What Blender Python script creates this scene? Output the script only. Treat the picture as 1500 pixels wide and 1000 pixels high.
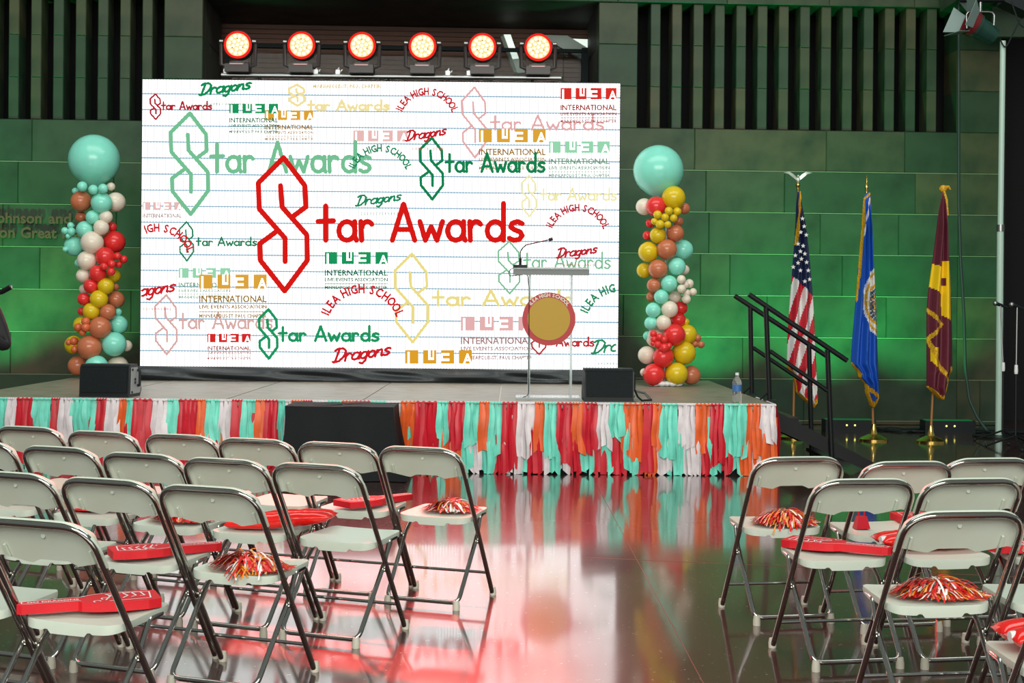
import bpy, math, random
from math import sin, cos, pi, sqrt, radians, tan, atan2
from mathutils import Vector, Matrix

for o in list(bpy.data.objects): bpy.data.objects.remove(o)
S = bpy.context.scene
C = S.collection
rnd = random.Random(7)

# ------------------------------------------------------------------ camera, world, lights, exposure
FPX, CAMH, HORY, ROLL = 2083.3, 1.51, 449.0, radians(0.5)
cam = bpy.data.cameras.new('camera'); cam.lens = 50; cam.sensor_width = 36
cam.shift_y = -(500-HORY)/1500; cam.clip_end = 200
camo = bpy.data.objects.new('camera', cam); C.objects.link(camo)
camo.matrix_world = Matrix.Translation((0, 0, CAMH)) @ Matrix.Rotation(pi/2, 4, 'X') @ Matrix.Rotation(ROLL, 4, 'Z')
S.camera = camo
S.view_settings.view_transform = 'Standard'; S.view_settings.look = 'None'
S.view_settings.gamma = 1; S.view_settings.use_curve_mapping = False
S.view_settings.exposure = 0.0
w = bpy.data.worlds.new('atrium_ambient'); S.world = w; w.use_nodes = True
w.node_tree.nodes['Background'].inputs[0].default_value = (.80, .90, .86, 1)
w.node_tree.nodes['Background'].inputs[1].default_value = .22

def area(name, loc, target, sx, sy, power, col):
    l = bpy.data.lights.new(name, 'AREA'); l.shape = 'RECTANGLE'; l.size = sx; l.size_y = sy
    l.energy = power; l.color = col
    o = bpy.data.objects.new(name, l); C.objects.link(o); o.location = loc
    o.rotation_euler = (Vector(target)-Vector(loc)).to_track_quat('-Z', 'Y').to_euler()
    return o
def spot(name, loc, target, power, col, ang, blend=.8, rad=.06):
    l = bpy.data.lights.new(name, 'SPOT'); l.energy = power; l.color = col
    l.spot_size = radians(ang); l.spot_blend = blend; l.shadow_soft_size = rad
    o = bpy.data.objects.new(name, l); C.objects.link(o); o.location = loc
    o.rotation_euler = (Vector(target)-Vector(loc)).to_track_quat('-Z', 'Y').to_euler()
    return o
# daylight from the glazed atrium roof behind and above the seating
area('skylight_over_seating', (0, -6.5, 6.5), (0, 10, 1.0), 15, 6, 2300, (1, .98, .90))
area('skylight_over_stage', (0, 9.0, 11), (0, 12.5, 0), 16, 5, 900, (.95, 1, .94))
# green uplights on the stone wall
GREEN = (.008, 1, .27)
for X, Y, tx, tz, p, a in [(-8.2, 16.6, -8.2, 2.5, 620, 76), (-6.6, 16.6, -6.6, 2.5, 580, 76), (-5.3, 16.98, -5.3, 2.5, 180, 70), (2.6, 17.2, 2.6, 2.2, 500, 78), (4.1, 17.2, 4.1, 2.1, 500, 78),
                           (5.02, 17.3, 5.5, 2.1, 300, 76)]:
    spot('green_uplight', (X, Y, .17), (tx, 18.6+tx*.045, tz), p, GREEN, a)

# ------------------------------------------------------------------ helpers
def unroll(px, py):
    x, y = px-750, py-HORY
    return x*cos(ROLL)+y*sin(ROLL), -x*sin(ROLL)+y*cos(ROLL)
def at(px, py, D):
    a, b = unroll(px, py)
    return Vector((a*D/FPX, D, CAMH-b*D/FPX))

class MB:
    def __init__(s): s.v = []; s.f = []; s.m = []; s.cur = 0
    def vert(s, p): s.v.append(tuple(p)); return len(s.v)-1
    def face(s, *i): s.f.append(tuple(i)); s.m.append(s.cur)
    def grid(s, pts, closed_u=False, closed_v=False, flip=False):
        n, m = len(pts), len(pts[0]); b = len(s.v)
        for r in pts:
            for p in r: s.v.append(tuple(p))
        for i in range(n if closed_u else n-1):
            for j in range(m if closed_v else m-1):
                a, c = i*m+j, ((i+1) % n)*m+j
                d, e = ((i+1) % n)*m+(j+1) % m, i*m+(j+1) % m
                q = (b+a, b+c, b+d, b+e)
                s.f.append(q[::-1] if flip else q); s.m.append(s.cur)
        return b
    def box(s, c, d, rot=None):
        x, y, z = d[0]/2, d[1]/2, d[2]/2
        P = [Vector((i, j, k)) for i in (-x, x) for j in (-y, y) for k in (-z, z)]
        if rot is not None: P = [rot @ p for p in P]
        b = len(s.v); s.v += [tuple(p+Vector(c)) for p in P]
        for q in ((0, 1, 3, 2), (4, 6, 7, 5), (0, 4, 5, 1), (2, 3, 7, 6), (0, 2, 6, 4), (1, 5, 7, 3)):
            s.face(*[b+k for k in q])
    def prism(s, poly, y0, y1):          # poly in x,z ; extruded along y
        b = len(s.v); n = len(poly)
        s.v += [(p[0], y0, p[1]) for p in poly]+[(p[0], y1, p[1]) for p in poly]
        s.face(*[b+i for i in range(n)]); s.face(*[b+n+i for i in range(n)][::-1])
        for i in range(n): s.face(b+i, b+n+i, b+n+(i+1) % n, b+(i+1) % n)
    def slab(s, poly, z0, z1):           # poly in x,y ; extruded along z
        b = len(s.v); n = len(poly)
        s.v += [(p[0], p[1], z0) for p in poly]+[(p[0], p[1], z1) for p in poly]
        s.face(*[b+i for i in range(n)][::-1]); s.face(*[b+n+i for i in range(n)])
        for i in range(n): s.face(b+i, b+(i+1) % n, b+n+(i+1) % n, b+n+i)
    def tube(s, pts, r, n=8, caps=True, closed=False):
        pts = [Vector(p) for p in pts]; N = len(pts); rings = []; up = None
        for i, p in enumerate(pts):
            if closed: t = pts[(i+1) % N]-pts[i-1]
            else: t = pts[min(i+1, N-1)]-pts[max(i-1, 0)]
            t.normalize()
            if up is None:
                up = Vector((0, 0, 1)) if abs(t.z) < .9 else Vector((0, 1, 0))
            a = up-t*up.dot(t); a.normalize(); up = a; bb = t.cross(a)
            rr = r[i] if isinstance(r, (list, tuple)) else r
            rings.append([p+a*cos(2*pi*k/n)*rr+bb*sin(2*pi*k/n)*rr for k in range(n)])
        b = s.grid(rings, closed_u=closed, closed_v=True)
        if caps and not closed:
            s.face(*[b+k for k in range(n)]); s.face(*[b+(N-1)*n+k for k in range(n)][::-1])
    def lathe(s, prof, c=(0, 0, 0), n=20, axis='z', caps=True):
        rings = []
        for r, h in prof:
            ring = []
            for k in range(n):
                a = 2*pi*k/n
                p = (r*cos(a), r*sin(a), h) if axis == 'z' else ((r*cos(a), h, -r*sin(a)) if axis == 'y' else (h, r*cos(a), r*sin(a)))
                ring.append(Vector(p)+Vector(c))
            rings.append(ring)
        b = s.grid(rings, closed_v=True, flip=True)
        if caps:
            s.face(*[b+k for k in range(n)][::-1]); s.face(*[b+(len(prof)-1)*n+k for k in range(n)])
    def ball(s, c, r, n=16, m=10, sq=(1, 1, 1)):
        rings = [[(c[0]+r*sq[0]*sin(pi*i/m)*cos(2*pi*k/n), c[1]+r*sq[1]*sin(pi*i/m)*sin(2*pi*k/n), c[2]+r*sq[2]*cos(pi*i/m)) for k in range(n)] for i in range(m+1)]
        s.grid(rings, closed_v=True)
    def mesh(s, name, mats, smooth=40):
        me = bpy.data.meshes.new(name); me.from_pydata(s.v, [], s.f)
        for m in (mats if isinstance(mats, (list, tuple)) else [mats]): me.materials.append(m)
        if any(s.m):
            me.polygons.foreach_set('material_index', s.m)
        if smooth:
            me.polygons.foreach_set('use_smooth', [True]*len(s.f))
            me.set_sharp_from_angle(angle=radians(smooth))
        me.update(); return me
    def build(s, name, mats, parent=None, smooth=40, loc=None):
        return link(name, s.mesh(name, mats, smooth), parent, loc)
def link(name, me, parent=None, loc=None):
    o = bpy.data.objects.new(name, me); C.objects.link(o)
    if parent: o.parent = parent
    if loc is not None: o.location = loc
    return o
def tag(o, label, cat, group=None):
    o['label'] = label; o['category'] = cat
    if group: o['group'] = group
    return o
def struct(o): o['kind'] = 'structure'; return o
def thing(name, label, cat, loc=(0, 0, 0), rz=0, group=None):
    o = bpy.data.objects.new(name, None); C.objects.link(o); o.location = loc; o.rotation_euler = (0, 0, rz)
    o.empty_display_size = .1
    return tag(o, label, cat, group)
def copy_tree(o, parent=None):
    c = o.copy(); C.objects.link(c); c.parent = parent
    for ch in o.children: copy_tree(ch, c)
    return c
def fillet(pts, r, n=5):
    pts = [Vector(p) for p in pts]; out = [pts[0]]
    for i in range(1, len(pts)-1):
        a, b, c = pts[i-1], pts[i], pts[i+1]
        u = (a-b).normalized(); v = (c-b).normalized()
        ang = u.angle(v)
        if ang > 3.1: out.append(b); continue
        d = min(r/tan(ang/2), (a-b).length*.49, (c-b).length*.49)
        p, q = b+u*d, b+v*d
        for k in range(n+1):
            t = k/n
            out.append(p*(1-t)**2+b*2*t*(1-t)+q*t*t)
    out.append(pts[-1]); return out

# ------------------------------------------------------------------ materials
def lin(c): return tuple(((x/255)/12.92 if x/255 <= .04045 else ((x/255+.055)/1.055)**2.4) for x in c)
def mat(name, col, rough=.5, metal=0, spec=.5, coat=0, noise=None, bump=None, emit=None, trans=0, ior=1.5, rand=None, sheen=0):
    """noise=(scale,col2,lo,hi) ; bump=(scale,strength) ; rand=[cols] picks by object"""
    m = bpy.data.materials.new(name); m.use_nodes = True; nt = m.node_tree; N = nt.nodes; L = nt.links
    b = N['Principled BSDF']
    b.inputs['Base Color'].default_value = (*col, 1); b.inputs['Roughness'].default_value = rough
    b.inputs['Metallic'].default_value = metal; b.inputs['Specular IOR Level'].default_value = spec
    b.inputs['Coat Weight'].default_value = coat; b.inputs['IOR'].default_value = ior
    b.inputs['Transmission Weight'].default_value = trans
    b.inputs['Sheen Weight'].default_value = sheen
    cur = None
    tc = N.new('ShaderNodeTexCoord')
    if rand:
        oi = N.new('ShaderNodeObjectInfo'); cr = N.new('ShaderNodeValToRGB'); cr.color_ramp.interpolation = 'LINEAR'
        e = cr.color_ramp.elements
        while len(e) < len(rand): e.new(.5)
        for i, c in enumerate(rand): e[i].position = i/max(1, len(rand)-1); e[i].color = (*c, 1)
        L.new(oi.outputs['Random'], cr.inputs[0]); cur = cr.outputs[0]
    if noise:
        sc, c2, lo, hi = noise
        nz = N.new('ShaderNodeTexNoise'); nz.inputs['Scale'].default_value = sc; nz.inputs['Detail'].default_value = 6
        L.new(tc.outputs['Object'], nz.inputs['Vector'])
        mr = N.new('ShaderNodeMapRange'); mr.inputs[1].default_value = lo; mr.inputs[2].default_value = hi
        L.new(nz.outputs['Fac'], mr.inputs[0])
        mx = N.new('ShaderNodeMixRGB'); L.new(mr.outputs[0], mx.inputs[0])
        if cur: L.new(cur, mx.inputs[1])
        else: mx.inputs[1].default_value = (*col, 1)
        mx.inputs[2].default_value = (*c2, 1); cur = mx.outputs[0]
    if cur: L.new(cur, b.inputs['Base Color'])
    if bump:
        nb = N.new('ShaderNodeTexNoise'); nb.inputs['Scale'].default_value = bump[0]; nb.inputs['Detail'].default_value = 5
        L.new(tc.outputs['Object'], nb.inputs['Vector'])
        bp = N.new('ShaderNodeBump'); bp.inputs['Strength'].default_value = bump[1]; bp.inputs['Distance'].default_value = .01
        L.new(nb.outputs['Fac'], bp.inputs['Height']); L.new(bp.outputs[0], b.inputs['Normal'])
    if emit:
        b.inputs['Emission Color'].default_value = (*emit[0], 1); b.inputs['Emission Strength'].default_value = emit[1]
    return m
def emis(name, col, st):
    m = bpy.data.materials.new(name); m.use_nodes = True; N = m.node_tree.nodes
    N.remove(N['Principled BSDF']); e = N.new('ShaderNodeEmission')
    e.inputs[0].default_value = (*col, 1); e.inputs[1].default_value = st
    m.node_tree.links.new(e.outputs[0], N['Material Output'].inputs[0]); return m
M = {}
M['stone'] = mat('patinated_stone', (.08, .085, .05), .42, spec=.28, noise=(2.6, (.016, .036, .020), .42, .78), bump=(18, .08),
                 rand=[(.024, .056, .032), (.036, .062, .034), (.072, .074, .038), (.026, .058, .036), (.086, .072, .038), (.032, .062, .038)])
M['joint'] = mat('dark_joint', (.035, .04, .028), .8)
M['void'] = mat('dark_void', (.004, .004, .005), .9)
M['chrome'] = mat('chrome_tube', (.50, .50, .47), .12, metal=1)
M['plastic'] = mat('ivory_plastic', (.59, .67, .58), .38, noise=(3, (.54, .59, .48), .45, .8))
M['footcap'] = mat('foot_cap_plastic', (.62, .60, .50), .5)
M['blackmetal'] = mat('black_metal', (.007, .008, .009), .4, spec=.25)
M['blackplastic'] = mat('black_plastic', (.010, .014, .016), .5, spec=.3)
M['grille'] = mat('speaker_grille', (.010, .017, .019), .7, spec=.2, noise=(180, (.006, .008, .009), .4, .6))
M['greyplastic'] = mat('grey_panel', (.35, .36, .37), .45)
M['blackcloth'] = mat('black_cloth', (.008, .010, .012), .7, spec=.25, bump=(120, .2)); M['satin'] = mat('black_satin', (.020, .026, .030), .42)
M['deck'] = mat('stage_deck', (.28, .24, .185), .42, noise=(5, (.18, .165, .135), .4, .7), bump=(60, .15))
M['decktrim'] = mat('deck_trim', (.55, .50, .40), .4)
M['acrylic'] = mat('clear_acrylic', (.95, 1, .98), .03, trans=1, ior=1.3)
M['acrylic_frost'] = mat('acrylic_edge', (.75, .82, .82), .2, trans=.55, ior=1.3)
M['brass'] = mat('polished_brass', (.85, .58, .16), .16, metal=1)
M['wood'] = mat('oak_pole', (.36, .16, .05), .4)
M['steelpipe'] = mat('steel_pipe', (.34, .35, .35), .35, metal=1)
M['paintpipe'] = mat('pale_painted_pipe', (.48, .66, .56), .35)
M['water'] = mat('bottle_plastic', (.93, .97, 1), .04, trans=.92, ior=1.2)
M['bluelabel'] = mat('blue_label', (.05, .16, .42), .4)
M['white'] = mat('white_plastic', (.8, .82, .82), .4)
M['cream_print'] = mat('cream_print', (.82, .80, .68), .5)

# ------------------------------------------------------------------ floor
def floor_mat():
    m = bpy.data.materials.new('polished_terrazzo'); m.use_nodes = True; nt = m.node_tree; N = nt.nodes; L = nt.links
    b = N['Principled BSDF']; tc = N.new('ShaderNodeTexCoord')
    v = N.new('ShaderNodeTexVoronoi'); v.inputs['Scale'].default_value = 48; L.new(tc.outputs['Object'], v.inputs['Vector'])
    r = N.new('ShaderNodeMapRange'); r.inputs[1].default_value = .26; r.inputs[2].default_value = .12; L.new(v.outputs['Distance'], r.inputs[0])
    n2 = N.new('ShaderNodeTexNoise'); n2.inputs['Scale'].default_value = 23; L.new(tc.outputs['Object'], n2.inputs['Vector'])
    r2 = N.new('ShaderNodeMapRange'); r2.inputs[1].default_value = .58; r2.inputs[2].default_value = .66; L.new(n2.outputs['Fac'], r2.inputs[0])
    mu = N.new('ShaderNodeMath'); mu.operation = 'MULTIPLY'; L.new(r.outputs[0], mu.inputs[0]); L.new(r2.outputs[0], mu.inputs[1])
    n3 = N.new('ShaderNodeTexNoise'); n3.inputs['Scale'].default_value = 1.3; n3.inputs['Detail'].default_value = 8; L.new(tc.outputs['Object'], n3.inputs['Vector'])
    mx0 = N.new('ShaderNodeMixRGB'); L.new(n3.outputs['Fac'], mx0.inputs[0]); mx0.inputs[1].default_value = (.034, .013, .011, 1); mx0.inputs[2].default_value = (.055, .021, .018, 1)
    mx = N.new('ShaderNodeMixRGB'); L.new(mu.outputs[0], mx.inputs[0]); L.new(mx0.outputs[0], mx.inputs[1]); mx.inputs[2].default_value = (.55, .52, .45, 1)
    L.new(mx.outputs[0], b.inputs['Base Color'])
    rr = N.new('ShaderNodeMapRange'); rr.inputs[1].default_value = .3; rr.inputs[2].default_value = .7; rr.inputs[3].default_value = .05; rr.inputs[4].default_value = .12
    L.new(n3.outputs['Fac'], rr.inputs[0])
    b.inputs['IOR'].default_value = 1.45; b.inputs['Specular IOR Level'].default_value = .28; b.inputs['Roughness'].default_value = .28; b.inputs['Specular Tint'].default_value = (1, .5, .46, 1)
    b.inputs['Coat Weight'].default_value = 1; b.inputs['Coat IOR'].default_value = 1.75; L.new(rr.outputs[0], b.inputs['Coat Roughness'])
    return m
mb = MB(); mb.slab([(-16, -8), (16, -8), (16, 22), (-16, 22)], -.1, 0)
floor = struct(mb.build('floor', floor_mat(), smooth=0))
M['seam'] = mat('brass_seam', (.13, .05, .035), .4)
def ground(px, py):
    a, b = unroll(px, py); D = FPX*CAMH/b; return Vector((a*D/FPX, D, 0))
for p, q in ((ground(904, 766), ground(1013, 968)), (ground(853, 816), ground(1067, 825.6))):
    d = (q-p).normalized(); n = Vector((-d.y, d.x, 0)); a = p-d*(4 if abs(d.y) > .5 else .2); c = q+d*(5 if abs(d.y) > .5 else 7)
    a = p - d*(2.2 if abs(d.y) > .5 else 0)
    wd = .0016 if abs(d.y) > .5 else .006
    mb = MB(); mb.slab([(a-n*wd)[:2], (c-n*wd)[:2], (c+n*wd)[:2], (a+n*wd)[:2]], 0, .0012)
    mb.build('floor_seam', M['seam'], floor, smooth=0)

# ------------------------------------------------------------------ back wall: stone blocks, slats, recess (local x along the wall, y into the wall)
WY0, WK = 18.45, .045
wall = bpy.data.objects.new('wall_back', None); C.objects.link(wall); wall.location = (0, WY0, 0); wall.rotation_euler = (0, 0, atan2(WK, 1))
struct(wall)
WC = sqrt(1+WK*WK)
def wu(px, py=300):                      # pixel on the wall plane -> distance along the wall
    a, b = unroll(px, py); t = a/FPX; D = WY0/(1-WK*t); return t*D*WC
CH = .543; ZS = 3.853; ZT = ZS+3*CH; UL, UR = -9.6, wu(1466)
blockmesh = {}
def block(u0, u1, z0, z1, y=0, dep=.12, name='stone_block', g=.0006):
    key = (round(u1-u0, 3), round(z1-z0, 3), dep)
    if key not in blockmesh:
        mb = MB(); X, Z = (u1-u0)/2-g, (z1-z0)/2-g; c = .009
        def ring(x, z, y): return [(-x, y, -z), (x, y, -z), (x, y, z), (-x, y, z)]
        mb.grid([ring(X, Z, dep), ring(X, Z, c), ring(X-c, Z-c, 0)], closed_v=True)
        mb.face(8, 9, 10, 11)
        blockmesh[key] = mb.mesh(name, M['stone'], 0)
    return link(name, blockmesh[key], wall, ((u0+u1)/2, y, (z0+z1)/2))
mb = MB(); mb.box(((UL+UR)/2, .16, ZS/2), (UR-UL, .1, ZS)); mb.build('wall_core', M['joint'], wall, 0)
known = [[46, 1017, 1210, 1325, 1404], [26, 1034, 1149, 1341, 1404], [1202, 1317, 1404], [59, 1027, 1070, 1404], [193, 1125, 1300, 1404], [17, 1090, 1260, 1404], [120, 1180, 1404, 1438]]
for k in range(8):
    z1 = ZS-CH*k; z0 = max(0, z1-CH)
    if z1 < .06: z1 = z0+.052
    js = sorted([UL, UR]+[wu(x, 300) for x in known[min(k, 6)]])
    full = []
    for a, b in zip(js, js[1:]):
        full.append(a); n = int((b-a)/1.7)
        for i in range(n):
            if b-a > 2.2: full.append(a+(b-a)*(i+1+rnd.uniform(-.2, .2))/(n+1))
    full.append(js[-1])
    for a, b in zip(full, full[1:]):
        block(a, b, z0, z1, y=rnd.uniform(0, .004))
M['highlight'] = mat('pale_joint_highlight', (.20, .24, .14), .4)  # pale strips drawn as the uplight highlights along the course joints
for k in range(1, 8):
    mb = MB(); mb.box(((UL+UR)/2, .004, ZS-CH*k), (UR-UL, .012, .009)); mb.build('joint_highlight', M['highlight'], wall, 0)
# piers, slats
RL, RR = wu(297, 60), wu(877, 60)
def pier(u0, u1):
    for k in range(3): block(u0, u1, ZS+CH*k, ZS+CH*(k+1), dep=.5)
SL0, SL1 = UL, wu(240, 90); SR0, SR1 = wu(934, 90), wu(1400, 90)
pier(SL1, RL); pier(RR, SR0); pier(SR1+.02, UR)
sw, pitch = .132, .2815
def slat(u):
    for k in range(3): block(u, u+sw, ZS+CH*k, ZS+CH*(k+1), y=.02, dep=.30, name='slat_block', g=.0006)
u = wu(953, 90)
while u+sw < SR1: slat(u); u += pitch
u = wu(207.5, 90)
while u > UL: slat(u); u -= pitch
mb = MB()
mb.box(((SL0+SL1)/2, .75, ZS+1.5*CH), (SL1-SL0+.5, .05, 3.2*CH)); mb.box(((SR0+SR1)/2+.3, .75, ZS+1.5*CH), (SR1-SR0+1.4, .05, 3.2*CH))
mb.build('slat_backing', M['void'], wall, 0)
mb = MB(); mb.box(((SL0+SL1)/2, .40, ZS-.03), (SL1-SL0, .7, .04)); mb.box(((SR0+SR1)/2, .40, ZS-.03), (SR1-SR0, .7, .04)); mb.build('slat_sill', M['joint'], wall, 0)
# lintel course over everything
full = [UL]; 
while full[-1] < UR-1.4: full.append(full[-1]+rnd.uniform(1.0, 1.5))
full.append(UR)
for a, b in zip(full, full[1:]):
    block(a, b, ZT, ZT+CH, y=-.03, dep=1.6); block(a+.0, b, ZT+CH, ZT+2*CH, y=0, dep=.3)
# recess behind the lamps
RD = 1.25
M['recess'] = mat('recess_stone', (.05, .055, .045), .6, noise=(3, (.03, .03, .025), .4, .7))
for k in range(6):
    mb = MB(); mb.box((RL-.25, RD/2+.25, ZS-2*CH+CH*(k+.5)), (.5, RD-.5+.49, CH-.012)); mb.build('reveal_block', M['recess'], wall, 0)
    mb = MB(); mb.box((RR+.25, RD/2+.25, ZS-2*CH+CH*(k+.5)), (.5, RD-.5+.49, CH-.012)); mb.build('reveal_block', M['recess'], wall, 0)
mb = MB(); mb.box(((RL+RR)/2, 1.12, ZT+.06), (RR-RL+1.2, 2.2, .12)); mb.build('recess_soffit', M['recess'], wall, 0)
def louver_mat():
    m = mat('brown_boards', (.05, .026, .016), .6); nt = m.node_tree; N = nt.nodes; L = nt.links; b = N['Principled BSDF']
    tc = N.new('ShaderNodeTexCoord'); wv = N.new('ShaderNodeTexNoise'); wv.inputs['Scale'].default_value = 14; wv.inputs['Detail'].default_value = 4
    mp = N.new('ShaderNodeMapping'); mp.inputs['Scale'].default_value = (.12, 1, 3); L.new(tc.outputs['Object'], mp.inputs[0]); L.new(mp.outputs[0], wv.inputs[0])
    mx = N.new('ShaderNodeMixRGB'); L.new(wv.outputs['Fac'], mx.inputs[0]); mx.inputs[1].default_value = (.05, .022, .015, 1); mx.inputs[2].default_value = (.20, .085, .05, 1)  # brown pushed redder to carry the red lamp spill in the recess
    L.new(mx.outputs[0], b.inputs['Base Color']); return m
M['boards'] = louver_mat()
mb = MB(); nb = 44; bh = 3.0/nb
for i in range(nb):
    z = ZT-bh*(i+.5); mb.box(((RL+RR)/2, RD+.62, z), (RR-RL+.6, .03, bh-.008), Matrix.Rotation(radians(14), 3, 'X'))
o = mb.build('board_lining', M['boards'], wall, 0); o['kind'] = 'stuff'
mb = MB(); mb.box(((RL+RR)/2, RD+.72, ZT-1.5), (RR-RL+.6, .03, 3.1)); mb.build('recess_back', M['void'], wall, 0)

# window in the recess
win = bpy.data.objects.new('window_1', None); C.objects.link(win); win.location = wall.location; win.rotation_euler = wall.rotation_euler; struct(win)
M['winframe'] = mat('dark_window_frame', (.012, .02, .022), .7, spec=.2)
M['pane'] = mat('window_glass', (.9, .93, .92), .01, trans=1, ior=1.12)
W0, W1 = RL+.1, RR-.02; mb = MB(); 
for z in (ZT-.42, ZS-.9): mb.box(((W0+W1)/2, RD, z), (W1-W0, .06, .05))
for u in (W0, W1): mb.box((u-.04 if u == W1 else u+.02, RD, (ZT-.4+ZS-.9)/2), (.09 if u == W1 else .04, .06, ZT-.4-ZS+.95))
mb.build('window_frame', M['winframe'], win, 0)
us = [W0, wu(372, 60)*1.06, wu(470, 60)*1.065, wu(831, 80)*1.07, W1]
for a, b in zip(us, us[1:]):
    mb = MB(); mb.box(((a+b)/2, RD, (ZT-.42+ZS-.9)/2), (b-a-.012, .008, ZT-.42-ZS+.88)); mb.build('pane', M['pane'], win, 0)
mb = MB()
for u in us[1:-1]: mb.box((u, RD, (ZT-.42+ZS-.9)/2), (.010, .012, ZT-.42-ZS+.88))
mb.build('glazing_joint', M['winframe'], win, 0)
# reflections in the glass, modelled as solid pieces behind it
def quadpx(pix, D, th, name, m, parent=None):
    P = [at(x, y, D) for x, y in pix]; c = sum(P, Vector())/len(P); mb = MB()
    mb.prism([(p.x-c.x, p.z-c.z) for p in P], -th/2, th/2)
    return mb.build(name, m, parent, 0, loc=c)
M['reflected_glow'] = mat('reflected_diffuser', (.8, .85, .8), .5, emit=((.85, 1, .9), .75))  # emission gives the bright parts of the window reflections
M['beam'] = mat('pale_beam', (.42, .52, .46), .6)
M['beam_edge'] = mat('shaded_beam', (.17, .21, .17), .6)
fx = thing('strip_light_reflection', 'reflection of a slanting strip light in the recess window', 'light')
def into(o, t):
    o.parent = t; return o
into(quadpx([(738, 51), (748, 51), (760, 86), (751, 87)], 20.02, .05, 'diffuser', M['reflected_glow']), fx)
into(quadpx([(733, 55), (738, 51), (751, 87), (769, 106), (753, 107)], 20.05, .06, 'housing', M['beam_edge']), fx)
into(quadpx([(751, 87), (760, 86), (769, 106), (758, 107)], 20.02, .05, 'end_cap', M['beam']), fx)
rb = thing('roof_beam_reflection', 'reflection of a pale sloping roof beam in the window beside the stage lamps', 'beam')
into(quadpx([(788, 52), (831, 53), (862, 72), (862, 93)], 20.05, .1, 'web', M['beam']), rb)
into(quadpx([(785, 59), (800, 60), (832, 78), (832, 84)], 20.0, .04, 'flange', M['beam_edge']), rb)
into(quadpx([(838, 57), (862, 58), (862, 71)], 20.03, .04, 'bright_reflection', M['reflected_glow']), rb)

# dark opening and side walls
mb = MB(); u1 = UR+5
mb.box((UR+3.6, 1.0, 3.4), (7.4, .1, 6.8)); mb.box((UR+.05, .55, 3.4), (.1, .9, 6.8)); o = mb.build('wall_right', M['void'], None, 0); o.location = wall.location; o.rotation_euler = wall.rotation_euler; struct(o)
mb = MB(); p = at(1495, 57, 18.2); q = at(1448, 14, 18.2)
mb.box(((p.x+q.x)/2, 18.1, (p.z+q.z)/2), (p.x-q.x, .1, q.z-p.z)); mb.box(((p.x+q.x)/2+.6, 18.2, q.z+.5), (p.x-q.x+2.2, .8, .9)); struct(mb.build('trim_1', M['stone'], None, 0))

# lettering on the wall
M['bronze'] = mat('bronze_letters', (.11, .042, .022), .5)
def text_mesh(s, size, ext=0, off=0, align='LEFT', res=3):
    c = bpy.data.curves.new('text', 'FONT'); c.body = s; c.size = size; c.extrude = ext; c.offset = off; c.align_x = align; c.resolution_u = res
    o = bpy.data.objects.new('text', c); me = bpy.data.meshes.new_from_object(o)
    bpy.data.objects.remove(o); bpy.data.curves.remove(c); return me
def wallz(py, px): 
    a, b = unroll(px, py); D = 18.45+WK*(-6.4); return CAMH-b*D/FPX
def text_block(me, x0, x1, z0, hgt, name, m, parent, y, mats=True):
    xs = [v.co.x for v in me.vertices]; zs = [v.co.y for v in me.vertices]
    a, b = min(xs), max(xs); k = (x1-x0)/(b-a) if x1 else hgt/(max(zs)); kz = hgt/max(zs)
    for v in me.vertices:
        x, z, d = v.co; v.co = (x0+(x-a)*k, y-d, z0+z*kz)
    me.materials.clear(); me.materials.append(m); me.name = name
    return link(name, me, parent)
sign = thing('wall_lettering', 'raised bronze letters in two lines on the stone wall beside the balloons', 'lettering', (0, WY0, 0), atan2(WK, 1))
for s, x0, x1, yb, h in (('Johnson', -11, 63, 327, 15), ('and', 72.5, 106, 327, 15), ('son', -8, 24, 348.5, 15*.73), ('Great', 32, 85, 348.5, 15.5), ('Hall', 93, 130, 348.5, 15.5)):
    zz = wallz(yb, 60); me = text_mesh(s, .2, .012, .006)
    text_block(me, wu(x0, 330), wu(x1, 330), zz, h*.00876, 'letters', M['bronze'], sign, -.045)

# ------------------------------------------------------------------ stage
SX0, SX1, SY0, SY1, SZ = -5.05, 2.36, 12.88, 16.95, .65
stage = thing('stage_platform', 'low grey stage of square decks with pale joints', 'stage', (0, 0, 0))
mb = MB(); mb.box(((SX0+SX1)/2, (SY0+SY1)/2, (SZ-.06)/2), (SX1-SX0-.06, SY1-SY0-.06, SZ-.06)); mb.build('stage_skirt', M['blackcloth'], stage, 0)
mb = MB(); pw = (SX1-SX0)/6; pd = (SY1-SY0)/2; mb.box((0, 0, 0), (pw-.016, pd-.012, .05)); deckm = mb.mesh('deck_panel', M['deck'], 0)
for i in range(6):
    for j in range(2):
        link('deck_panel', deckm, stage, (SX0+pw*(i+.5), SY0+pd*(j+.5), SZ-.025))
mb = MB(); mb.box(((SX0+SX1)/2, (SY0+SY1)/2, SZ-.033), (SX1-SX0+.01, SY1-SY0+.01, .05)); mb.build('deck_edge', M['decktrim'], stage, 0)

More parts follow.
